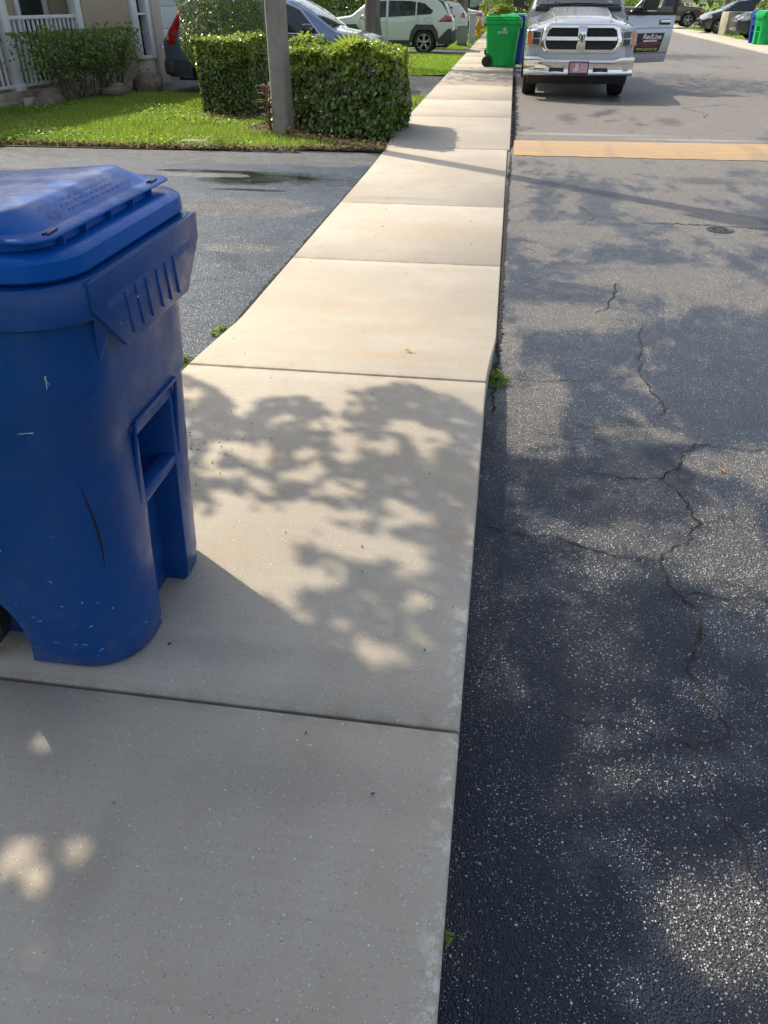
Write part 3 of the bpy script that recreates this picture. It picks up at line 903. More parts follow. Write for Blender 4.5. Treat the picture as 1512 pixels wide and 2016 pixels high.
        mb.build('lettering', lidm, lid, smooth=0, recalc=False)
    # handle at the back
    mb = MB()
    mb.tube([(-.19 - bk, -.2, .99), (-.26 - bk, -.2, 1.0), (-.26 - bk, .2, 1.0), (-.19 - bk, .2, .99)], .016, 8)
    mb.build('handle', m, root)
    mb = MB(); mb.tube([(-.14 - bk, -.27, .125), (-.14 - bk, .27, .125)], .012, 8)
    mb.build('axle', M_BLACKP, root)
    for s in (-1, 1):
        mb = MB()
        yy = s * .265
        mb.lathe([(.03, -.035), (.085, -.035), (.092, -.028), (.112, -.032), (.124, -.022), (.124, .022), (.112, .032), (.092, .028), (.085, .035), (.03, .035)], 28, 'y', (-.14 - bk, yy, .125))
        w = mb.build('wheel', M_TYRE, root)
        mb = MB(); mb.lathe([(0, -.038), (.03, -.036), (.03, .036), (0, .038)], 16, 'y', (-.14 - bk, yy, .125))
        mb.build('hub', M_BLACKP, w)
    return root

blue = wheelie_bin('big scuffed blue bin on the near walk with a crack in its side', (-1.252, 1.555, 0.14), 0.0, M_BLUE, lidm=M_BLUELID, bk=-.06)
# split in the near side wall, dents and scraped marks
bodyc = [o for o in blue.children if o.name.startswith('body')][0]
def sidey(x, z):
    return -(.303 + .02 * min(1, z / .9)) - .0012
mb = MB()
P = [(.380, .600), (.382, .555), (.384, .51), (.384, .46), (.381, .40), (.374, .335)]
ws = [.0004, .0010, .0017, .0020, .0013, .0003]
L, Rr = [], []
def surf(x, z):
    # find the body surface by ray cast from outside
    hit, loc, nrm, _ = bodyc.ray_cast(Vector((x, -1.0, z)), Vector((0, 1, 0)))
    return (loc + nrm * .0012) if hit else Vector((x, -.31, z))
bpy.context.view_layer.update()
for (x, z), w in zip(P, ws):
    L.append(mb.v(surf(x - w, z))); Rr.append(mb.v(surf(x + w, z)))
for i in range(len(P) - 1):
    mb.face([L[i], Rr[i], Rr[i + 1], L[i + 1]])
mb.build('crack', M_CRACK, blue, smooth=0)
mb = MB()
rr = random.Random(5)
def scrape(x, z, dx, dz, w):
    a = surf(x, z); b = surf(x + dx, z + dz)
    d = (b - a); nn = Vector((-d.z, 0, d.x)).normalized() * w
    mb.face([mb.v(a - nn * .3), mb.v(b - nn), mb.v(b + nn), mb.v(a + nn * .3)])
for k in range(24):
    z = rr.uniform(.03, .24) if k < 21 else rr.uniform(.3, .9)
    x = rr.uniform(.12, .37)
    l = rr.uniform(.002, .018); a = rr.uniform(-.9, .9)
    scrape(x, z, l * math.cos(a), l * math.sin(a) * .6, rr.uniform(.0004, .0013))
scrape(.385, .835, .004, .03, .002); scrape(.392, .842, -.006, .018, .0015)
scrape(.30, .735, .035, .004, .0015); scrape(.28, .90, .008, .014, .003)
mb.build('scrape_mark', plain('scrape', (0.35, 0.40, 0.47), .7, 0, .3, 60), blue, smooth=0, recalc=False)  # pale scrape marks on the bin's side

# green bin with the town's lettering, beside the truck
def lettered(root, side=-1, size=.075, z=.76, x=.05):
    body = [o for o in root.children if o.name.startswith('body')][0]
    bpy.context.view_layer.update()
    hit, loc, nrm, _ = body.ray_cast(Vector((x, side * 2.0, z)), Vector((0, -side, 0)))
    y = (loc.y if hit else side * .325) + side * .004
    o = text_mesh('lettering', 'SUNRISE', size, M_LETTER, root, extrude=.0015, space_character=.95, offset=.0012)
    o.parent = root; o.location = (x, y, z); o.rotation_euler = (R(90), 0, 0 if side < 0 else R(180))
    # leaf emblem over the word
    mb = MB()
    for a, l in ((90, .085), (52, .075), (128, .075), (20, .07), (160, .06), (72, .08), (108, .08)):
        c, s = math.cos(R(a)), math.sin(R(a))
        pts = [(0, 0), (l * .55 * c - .014 * s, l * .55 * s + .014 * c), (l * c, l * s), (l * .55 * c + .014 * s, l * .55 * s - .014 * c)]
        mb.prism(pts, 0, .003, lambda u, v, h: (x + .05 + u * (-side), y + side * h + a * 0, z + .065 + v))
    mb.build('emblem', M_LETTER, root, smooth=0)
gb = wheelie_bin('green lettered bin on the walk beside the silver truck', (-0.30, 23.65, zside(23)), R(-4), M_GREEN, detail=False, bk=.2)
lettered(gb)
wheelie_bin('blue bin half hidden behind the lettered green bin', (-0.10, 24.85, zside(24)), R(-8), M_BLUEFAR, None, False, bk=.2)
wheelie_bin('second green bin farther along the walk, behind the blue one', (0.06, 26.6, zside(26)), R(20), M_GREEN, None, False, bk=.2)
rb = wheelie_bin('bright green bin standing on the far right pavement', (10.2, 37.75, 0.07), R(205), M_GREEN2, None, False, bk=.2)
wheelie_bin('dark blue bin on the right pavement behind the bright green bin', (10.28, 38.75, 0.07), R(195), M_BLUEFAR, None, False, bk=.2)
# heap of yard cuttings
n = 900
a = RNG.uniform(0, 6.28, n); rr_ = np.sqrt(RNG.uniform(0, 1, n)); h = RNG.uniform(0, 1, n)
c = np.stack([np.cos(a) * rr_ * .5, np.sin(a) * rr_ * .4, .36 * (1 - rr_ ** 2) * h ** .4], 1)
M_CUT = leafmat('cut_fronds', [(0.16, 0.22, 0.02), (0.24, 0.27, 0.03), (0.30, 0.28, 0.06)], .5, .45, .3)
o = leaf_cloud('yard_cuttings', c, c + np.array([0, 0, .2]), RNG.uniform(.08, .2, n), M_CUT, None, .3, .1)
o.location = (-0.42, 28.0, 1.12)
tag(o, 'yellow green leafy cuttings heaped high behind the lettered bin', 'plant cuttings')
wheelie_bin('bin overflowing with yellow green cuttings behind other bins', (-0.40, 28.0, zside(28)), R(0), M_GREEN, None, False, bk=.2)
# ================================================================== HEDGES, SHRUBS, POLE, HOUSE
HEDGE_DK = [(0.016, 0.045, 0.010), (0.04, 0.10, 0.016), (0.07, 0.155, 0.022), (0.12, 0.22, 0.035), (0.17, 0.20, 0.06), (0.15, 0.10, 0.045)]
HEDGE_LT = [(0.13, 0.25, 0.022), (0.23, 0.36, 0.04), (0.34, 0.42, 0.075), (0.40, 0.30, 0.14)]
M_HDK = leafmat('hedge_leaf', HEDGE_DK, 0.22, 0.33, 0.8)
M_HLT = leafmat('hedge_young_leaf', HEDGE_LT, 0.32, 0.4, 0.5)
M_IX = leafmat('small_leaf', [(0.05, 0.085, 0.03), (0.08, 0.13, 0.04), (0.12, 0.18, 0.06), (0.20, 0.25, 0.12)], 0.28, 0.25, 0.7)
M_BUSH = leafmat('bush_leaf', [(0.035, 0.09, 0.015), (0.07, 0.16, 0.022), (0.11, 0.22, 0.03), (0.20, 0.25, 0.04)], 0.4, 0.35, 0.4)
M_TREE = leafmat('tree_leaf', [(0.04, 0.08, 0.014), (0.06, 0.12, 0.018), (0.09, 0.16, 0.025), (0.13, 0.18, 0.035)], 0.45, 0.35, 0.4)
M_TREEL = leafmat('tree_leaf_light', [(0.10, 0.15, 0.02), (0.15, 0.20, 0.03), (0.20, 0.22, 0.05)], 0.45, 0.45, 0.4)
M_STEM = plain('hedge_stem', (0.11, 0.085, 0.06), 0.85, 0, 0.3, 20)

def hedge(label, cat, poly, z0, z1, n, size, mats=(M_HDK, M_HLT), name='hedge', ratio=.62, topy=.16, rnd=.12, stems=60, group=None, bulge=.05, name_leaf='foliage', seed=1):
    """clipped hedge: leaves fill the outer skin of a prism with an uneven surface, stems inside"""
    r = np.random.default_rng(seed)
    P = np.array(poly)
    c0 = P.mean(0)
    root = thing(name, label, cat, (c0[0], c0[1], 0), 0, group)
    Q = P - c0
    per = np.roll(Q, -1, 0) - Q
    ln = np.linalg.norm(per, axis=1)
    A = 0.5 * abs(np.sum(Q[:, 0] * np.roll(Q[:, 1], -1) - np.roll(Q[:, 0], -1) * Q[:, 1]))
    H = z1 - z0
    side = ln.sum() * H
    ns = int(n * side / (side + A * 1.6)); nt = n - ns
    # side leaves
    e = r.choice(len(ln), ns, p=ln / ln.sum())
    t = r.uniform(0, 1, ns)
    p = Q[e] + per[e] * t[:, None]
    nv = np.stack([per[e][:, 1], -per[e][:, 0]], 1) / ln[e][:, None]
    cw = np.sign(np.sum(Q[:, 0] * np.roll(Q[:, 1], -1) - np.roll(Q[:, 0], -1) * Q[:, 1]))
    nv = nv * cw
    z = z0 + H * r.uniform(0, 1, ns) ** .9
    d = -np.abs(r.exponential(.07, ns)) + bulge * (lumpy(p[:, 0] * 1 + p[:, 1], z, 5, seed) - .5) * 2
    tuck = np.clip((z1 - z) / rnd, 0, 1)
    d = d - rnd * .55 * (1 - tuck) ** 2 - .10 * np.clip((z0 + .35 - z) / .35, 0, 1) * r.uniform(0, 1, ns)
    # round the corners
    cornerd = np.minimum(t, 1 - t) * ln[e]
    d = d - .09 * np.clip(1 - cornerd / .16, 0, 1) ** 2
    c = np.stack([p[:, 0] + nv[:, 0] * d, p[:, 1] + nv[:, 1] * d, z], 1)
    nr = np.stack([nv[:, 0], nv[:, 1], np.full(ns, .35)], 1) + r.normal(0, .55, (ns, 3))
    # top leaves
    lo, hi = Q.min(0), Q.max(0)
    q = r.uniform(lo, hi, (nt * 4, 2))
    q = q[in_poly(q[:, 0], q[:, 1], Q)][:nt]
    nt = len(q)
    zt = z1 + bulge * (lumpy(q[:, 0], q[:, 1], 4, seed + 1) - .5) * 2 - np.abs(r.exponential(.06, nt)) + (r.uniform(0, 1, nt) < .08) * r.uniform(0, .07, nt)
    ct = np.stack([q[:, 0], q[:, 1], zt], 1)
    nt_ = np.stack([np.zeros(nt), np.zeros(nt), np.ones(nt)], 1) + r.normal(0, .6, (nt, 3))
    C = np.concatenate([c, ct]); N = np.concatenate([nr, nt_])
    young = (C[:, 2] > z1 - topy * (.4 + 1.2 * lumpy(C[:, 0], C[:, 1], 6, seed + 2))) & (r.uniform(0, 1, len(C)) < .75)
    young |= r.uniform(0, 1, len(C)) < .05
    leaf_cloud(name_leaf, C, N, r.uniform(.7, 1.3, len(C)) * size, list(mats), root, ratio, .13, young.astype(int))
    mb = MB()
    for k in range(stems):
        while True:
            x, y = r.uniform(lo, hi)
            if in_poly(np.array([x]), np.array([y]), Q * .86)[0]: break
        b = (x + r.normal(0, .12), y + r.normal(0, .12))
        m = ((x + b[0]) / 2 + r.normal(0, .04), (y + b[1]) / 2 + r.normal(0, .04), z0 + H * .5)
        mb.tube([(x, y, 0), m, (b[0], b[1], z0 + H * .93)], [.012, .009, .004], 5)
    # dense inner twigs close the view through
    for k in range(stems * 5):
        while True:
            x, y = r.uniform(lo, hi)
            if in_poly(np.array([x]), np.array([y]), Q * .9)[0]: break
        z = z0 + H * r.uniform(.1, .9)
        dv = r.normal(0, .16, 3)
        mb.tube([(x, y, z), (x + dv[0], y + dv[1], min(z1 - .05, z + abs(dv[2])))], [.006, .002], 4)
    mb.build('stems', M_STEM, root, smooth=60)
    return root

hedge('broad clipped hedge beside the walk, in front of the tilted concrete pole', 'hedge', [(-3.40, 11.95), (-1.56, 10.92), (-1.42, 11.15), (-1.46, 12.35), (-3.2, 13.0)], .03, 1.05, 20000, .074, seed=3, stems=70, bulge=.085, topy=.22, ratio=.78)
hedge('square clipped hedge left of the concrete pole with light green top', 'hedge', [(-5.10, 13.4), (-4.16, 13.20), (-4.10, 14.3), (-5.0, 14.5)], .05, 1.09, 15000, .062, seed=5, topy=.3, stems=45, bulge=.06)

# tall small-leaved shrub behind it
def shrub(label, loc, rx, ry, h, n, size, mats, seed, name='shrub', group=None, sq=.6, stems=14, z0=.1):
    r = np.random.default_rng(seed)
    root = thing(name, label, 'shrub', loc, 0, group)
    a = r.uniform(0, 6.28, n); u = r.uniform(0, 1, n)
    rr = np.clip(1 - r.exponential(.14, n), .1, 1)
    zz = z0 + (h - z0) * u
    prof = np.clip(np.minimum(1, (1.02 - u) / .25), 0, 1) ** sq * (.72 + .28 * np.minimum(1, u / .35))
    bl = 1 + .12 * (lumpy(a * 2, zz * 2, 2.2, seed) - .5) * 2
    c = np.stack([np.cos(a) * rx * rr * prof * bl, np.sin(a) * ry * rr * prof * bl, zz], 1)
    nr = np.stack([np.cos(a), np.sin(a), .4 + .8 * (u > .85)], 1) + r.normal(0, .5, (n, 3))
    mats = mats if isinstance(mats, (list, tuple)) else [mats]
    leaf_cloud('foliage', c, nr, r.uniform(.7, 1.3, n) * size, list(mats), root, .55, .12, (r.uniform(0, 1, n) < .15).astype(int) if len(mats) > 1 else None)
    mb = MB()
    for k in range(stems):
        q = r.uniform(0, 6.28); l = r.uniform(.3, .8)
        mb.tube([(np.cos(q) * .06, np.sin(q) * .06, 0), (np.cos(q) * rx * l * .5, np.sin(q) * ry * l * .5, h * .45), (np.cos(q) * rx * l, np.sin(q) * ry * l, h * .85)], [.018, .012, .004], 6)
    mb.build('stems', M_STEM, root, smooth=60)
    return root
shrub('tall rounded small-leaved shrub behind the square clipped hedge', (-5.12, 15.25, 0.02), .76, .72, 2.2, 30000, .042, [M_IX, M_HLT], 8)

# leggy bush by the porch
def leggy(label, poly_c, n, seed):
    r = np.random.default_rng(seed)
    root = thing('bush', label, 'bush', (poly_c[0], poly_c[1], .02), R(-8.3))
    C, N = [], []
    mb = MB()
    L = 3.25
    for k in range(34):
        s = r.uniform(-L / 2 * .8, L / 2 * .8); y0 = r.normal(0, .10)
        tip = np.array([r.normal(0, .26), s + r.normal(0, .28), r.uniform(.85, 1.17)])
        base = np.array([y0, s * .92, 0.0])
        mid = (base + tip) / 2 + r.normal(0, .07, 3)
        mb.tube([base, mid, tip], [.016, .011, .004], 5)
        for j in range(5):
            t = r.uniform(.3, .9); p = base + (tip - base) * t
            q = p + np.array([r.normal(0, .2), r.normal(0, .25), r.uniform(.05, .3)])
            q[2] = min(q[2], 1.18)
            mb.tube([p, q], [.006, .002], 4)
            m = int(n / 34 / 5)
            w = r.uniform(.3, 1.05, m)[:, None]
            C.append(p + (q - p) * w + r.normal(0, .075, (m, 3)))
    C = np.concatenate(C)
    top = np.stack([r.normal(0, .24, int(n * .55)), r.uniform(-L / 2, L / 2, int(n * .55)), 1.12 - np.abs(r.exponential(.2, int(n * .55)))], 1)
    C = np.concatenate([C, top])
    C[:, 2] = np.minimum(C[:, 2], 1.2)
    N = r.normal(0, .6, C.shape) + np.array([.5, -.3, .6])
    leaf_cloud('foliage', C, N, r.uniform(.045, .10, len(C)), [M_BUSH, M_HLT], root, .55, .12, (r.uniform(0, 1, len(C)) < .04).astype(int))
    mb.build('stems', M_STEM, root, smooth=60)
    return root
leggy('straggly green bush with bare lower stems in front of the porch', (-8.02, 15.35), 2300, 9)

# red-leaved plant at the pole's foot
M_TI = leafmat('red_leaf', [(0.07, 0.012, 0.02), (0.14, 0.025, 0.035), (0.26, 0.05, 0.05), (0.09, 0.05, 0.06)], .4, .3, .5)
def blade_plant(name, label, cat, loc, n, length, width, mat, seed, rise=.9, spread=.6, stemh=.0, arc=(0, 6.28)):
    r = np.random.default_rng(seed)
    root = thing(name, label, cat, loc)
    mb = MB()
    for k in range(n):
        a = r.uniform(*arc); h0 = stemh * r.uniform(0, 1); l = length * r.uniform(.6, 1.1)
        d = np.array([np.cos(a), np.sin(a)]); pd = np.array([-d[1], d[0]])
        pts = []
        for i in range(6):
            t = i / 5
            rad = l * spread * (t ** 1.2); zz = h0 + l * (rise * t - .55 * t * t)
            w = width * (math.sin(math.pi * min(1, .12 + t * .88)) ** .8) * .5 + .001
            pts.append((d * rad, zz, w))
        Lv = [mb.v((p[0] + pd[0] * w, p[1] + pd[1] * w, z + .006)) for p, z, w in pts]
        Cv = [mb.v((p[0], p[1], z)) for p, z, w in pts]
        Rv = [mb.v((p[0] - pd[0] * w, p[1] - pd[1] * w, z + .006)) for p, z, w in pts]
        for i in range(5):
            mb.face([Lv[i], Cv[i], Cv[i + 1], Lv[i + 1]]); mb.face([Cv[i], Rv[i], Rv[i + 1], Cv[i + 1]])
    mb.build('leaves', mat, root, smooth=60, recalc=False)
    if stemh:
        mb = MB()
        for k in range(3):
            mb.tube([(r.normal(0, .03), r.normal(0, .03), 0), (r.normal(0, .05), r.normal(0, .05), stemh)], [.012, .008], 6)
        mb.build('stem', M_STEM, root)
    return root
blade_plant('red_leaved_plant', 'dark red leaved plant growing against the concrete pole', 'plant', (-3.33, 11.42, .02), 34, .26, .055, M_TI, 4, .8, .6, .55)
blade_plant('red_leaved_plant', 'small red shoot in front of the foot of the concrete pole', 'plant', (-2.98, 11.12, .02), 7, .2, .04, M_TI, 6, 1.3, .3)
# fan palm leaf rising through the hedge top
M_PALM = leafmat('palm_leaf', [(0.20, 0.27, 0.03), (0.27, 0.31, 0.05), (0.33, 0.33, 0.09)], .4, .5, .4)
pr_ = thing('palm_seedling', 'yellow green fan palm leaf rising through the broad hedge', 'palm', (-2.18, 12.15, 0.0))
mb = MB()
for k in range(15):
    a = R(8 + 164 * k / 14)
    l = .40 * (.8 + .25 * math.sin(a))
    for s in (-1, 1):
        p0 = Vector((0, -.10, .99)); p1 = Vector((math.cos(a) * l, -.22 - .05 * math.sin(a), 1.0 + math.sin(a) * l * .66))
        w = Vector((-math.sin(a), 0, math.cos(a))) * .024 * s
        m_ = p0.lerp(p1, .6)
        mb.face([mb.v(p0), mb.v(m_ + w + Vector((0, -.012, 0))), mb.v(p1), mb.v(m_)] if s > 0 else [mb.v(p0), mb.v(m_), mb.v(p1), mb.v(m_ + w + Vector((0, -.012, 0)))])
mb.build('leaf', M_PALM, pr_, smooth=0, recalc=False)
mb = MB(); mb.tube([(0, .05, 0), (0, 0, .5), (0, -.03, .97)], [.012, .01, .006], 6); mb.build('stalk', M_HLT, pr_)

# concrete lamp post
g = G('pole_concrete')
nz = g.noise(5, 6, .65)
mp = g.n('Mapping', Vector=g.pos(), Scale=(9, 9, 1.2))
st_ = g.noise(1, 5, .6, mp)
col = g.mix(g.ss(nz, .3, .7), (0.225, 0.205, 0.175), (0.30, 0.275, 0.235))
col = g.mix(g.ss(st_, .5, .75, 0, .5), col, (0.15, 0.135, 0.11))
g.pr(col, .85, Normal=g.bump(g.noise(60, 4), .5, .004))
M_POLE = g.m
lp = thing('street_lamp', 'grey square concrete lamp post standing among the hedges', 'street lamp', (-3.12, 11.43, 0.0), R(-14))
mb = MB()
def sq(w, z, ch=.03):
    h = w / 2
    return [(-h + ch, -h, z), (h - ch, -h, z), (h, -h + ch, z), (h, h - ch, z), (h - ch, h, z), (-h + ch, h, z), (-h, h - ch, z), (-h, -h + ch, z)]
mb.loft([sq(.245, -.3), sq(.242, 0), sq(.232, 1.6), sq(.20, 6.1)])
mb.build('pole', M_POLE, lp, bevel=.004, smooth=30)
mb = MB(); mb.tube([(0, 0, 6.0), (0, 0, 6.22)], .05, 10)
mb.box((.25, -.19, 6.26), (.95, .42, .16), Matrix.Rotation(R(-24), 4, 'Z'))
mb.build('lamp_head', M_BLACKP, lp, bevel=.02)

# ------------------------------------------------------------------ house with porch
def stucco(name, c):
    g = G(name)
    nz = g.noise(1.3, 5, .6)
    col = g.mix(g.ss(nz, .35, .7), tuple(x * .9 for x in c), c)
    z = g.n('SeparateXYZ', Vector=g.pos()).outputs[2]
    col = g.mix(g.m2('MULTIPLY', g.ss(z, .05, .5, .5, 0), g.noise(9, 5)), col, (0.2, 0.17, 0.13))
    g.pr(col, .9, Normal=g.bump(g.noise(70, 5, .7), .5, .006))
    return g.m
M_TAN = stucco('tan_stucco', (0.44, 0.355, 0.25))
M_BEIGE = stucco('beige_stucco', (0.56, 0.49, 0.40))
M_GAR = plain('garage_white', (0.60, 0.64, 0.70), .5, 0, .05, 2)
M_ROOF = plain('roof_tile', (0.32, 0.20, 0.13), .8, 0, .3, 5, .6, 20)
M_SLAB = plain('porch_slab', (0.33, 0.28, 0.22), .85, 0, .25, 6, .4, 60)
M_DOOR = plain('dark_green_door', (0.018, 0.032, 0.028), .4, 0, .2)
hs = thing('house', 'tan and beige house with white porch railing at the left', 'house', (-8.95, 12.5, 0.0), math.atan2(-.1439, .9896))
# local: +y runs along the front (away from the camera), +x points to the street
mb = MB()
mb.bx(-6, .0, 3.98, 5.62, -.1, 2.75)
mb.bx(-6, -.8, -3, 3.98, -.1, 2.75)
mb.build('wall', M_TAN, hs, bevel=.01)
mb = MB()
mb.bx(-5.9, .12, 6.34, 6.70, -.1, 2.75)
mb.bx(-5.9, .02, 5.66, 6.30, -.1, .52)
mb.bx(-5.9, .02, 5.66, 6.30, 2.2, 2.75)
mb.build('pillar', M_BEIGE, hs, bevel=.012)
mb = MB(); mb.bx(-5.8, -.14, 5.6, 6.4, .5, 2.3); win = mb.build('window', M_GLASS, hs)
mb = MB()
mb.bx(-.12, .07, 5.62, 5.82, .50, 2.3); mb.bx(-.12, .07, 6.18, 6.335, .50, 2.3); mb.bx(-.1, .05, 5.82, 6.18, .5, .57); mb.bx(-.1, .05, 5.82, 6.18, 1.32, 1.36)
mb.build('frame', M_WHITE, win, bevel=.008)
mb = MB(); mb.bx(-.80, -.775, 3.12, 3.80, .25, 2.3); d_ = mb.build('door', M_DOOR, hs)
mb = MB(); mb.bx(-.80, -.74, 3.81, 3.93, .25, 2.38); mb.bx(-.80, -.74, 3.0, 3.11, .25, 2.38); mb.build('door_frame', M_WHITE, hs, bevel=.006)
mb = MB(); mb.bx(-.8, .02, -3, 3.98, -.1, .24); mb.bx(-.1, .08, -3, 5.6, -.1, .10); mb.build('porch_floor', M_SLAB, hs, bevel=.015)
for y in (-.45, 1.76, 3.86):
    mb = MB(); mb.bx(-.17, .0, y - .085, y + .085, .24, 2.45); mb.bx(-.19, .02, y - .105, y + .105, .24, .34); mb.build('porch_post', M_WHITE, hs, bevel=.006)
rl = MB(); rl.bx(-.12, -.04, -.36, 1.67, 1.31, 1.37); rl.bx(-.12, -.04, 1.85, 3.77, 1.31, 1.37); rl.bx(-.11, -.05, -.36, 1.67, .29, .34); rl.bx(-.11, -.05, 1.85, 3.77, .29, .34)
rail = rl.build('railing', M_WHITE, hs, bevel=.006)
mb = MB()
y = -.28
while y < 3.75:
    if not (1.6 < y < 1.92): mb.bx(-.098, -.062, y - .02, y + .02, .335, 1.315)
    y += .128
mb.build('baluster', M_WHITE, rail, bevel=.003, seg=1)
mb = MB()
mb.loft([[(-6.2, -3.3, 2.72), (.18, -3.3, 2.72), (.18, 6.85, 2.72), (-6.2, 6.85, 2.72)], [(-6.2, -3.3, 2.86), (.18, -3.3, 2.86), (.18, 6.85, 2.86), (-6.2, 6.85, 2.86)], [(-3.4, -1.0, 4.1), (-2.8, -1.0, 4.1), (-2.8, 4.6, 4.1), (-3.4, 4.6, 4.1)]])
mb.build('roof', M_ROOF, hs, smooth=0)
# water tap and hose fitting under the window
mb = MB(); mb.tube([(.12, 6.42, .75), (.2, 6.42, .75), (.2, 6.42, .66)], .018, 8); mb.build('tap', M_CHROME, hs)
# garage wing behind
gw = thing('garage', 'white garage wall in shade behind the grey blue car', 'garage', (-9.3, 19.4, 0.0), math.atan2(-.1439, .9896))
mb = MB(); mb.bx(-5, 0, 0, 6.2, -.1, 2.8); mb.build('wall', M_BEIGE, gw)
mb = MB()
for k in range(5): mb.bx(-.02, .03, .5, 5.4, .02 + k * .48, .49 + k * .48)
mb.build('garage_door', M_GAR, gw, bevel=.008)
mb = MB(); mb.bx(-5.2, .3, -.2, 6.4, 2.8, 2.95); mb.build('roof', M_ROOF, gw)

# rocks and concrete edging under the bush
M_ROCK = plain('rock', (0.15, 0.12, 0.09), .9, 0, .35, 6, .9, 22)
def rock(label, loc, d, seed, rz=0):
    r = np.random.default_rng(seed)
    bm = bmesh.new(); bmesh.ops.create_icosphere(bm, subdivisions=3, radius=.5)
    for v in bm.verts:
        p = v.co.copy()
        k = 1 + .22 * math.sin(p.x * 5 + seed) * math.sin(p.y * 6 + seed * 2) + .12 * math.sin(p.z * 9 + seed)
        q = Vector([math.copysign(abs(c * 2) ** .7 / 2, c) for c in p])
        v.co = Vector((q.x * d[0], q.y * d[1], q.z * d[2])) * k + Vector(r.normal(0, .008, 3))
    me = bpy.data.meshes.new('rock'); bm.to_mesh(me); bm.free()
    me.polygons.foreach_set('use_smooth', [True] * len(me.polygons)); me.set_sharp_from_angle(angle=R(30))
    o = link('rock', me, M_ROCK); o.location = loc; o.rotation_euler[2] = rz
    return tag(o, label, 'rock')
rock('long low brown rock under the right half of the straggly bush', (-7.62, 15.75, .11), (.42, .85, .30), 1, .15)
rock('tallest rock beside the house pillar', (-7.42, 16.75, .16), (.5, .7, .46), 2, .4)
rock('rock half hidden between the porch and the straggly bush', (-8.18, 14.2, .12), (.4, 1.0, .34), 3, .1)
mb = MB()
for k in range(7):
    q = R(-60 + 20 * k)
    mb.box((.0 + .02 * math.cos(q), -.27 + .09 * k, .07), (.07, .088, .19))
o = mb.build('edging_block', M_KERB, bevel=.018); o.location = (-8.32, 13.95, 0.02); o.rotation_euler[2] = R(-8)
tag(o, 'scalloped concrete edging block on the lawn under the porch', 'edging')
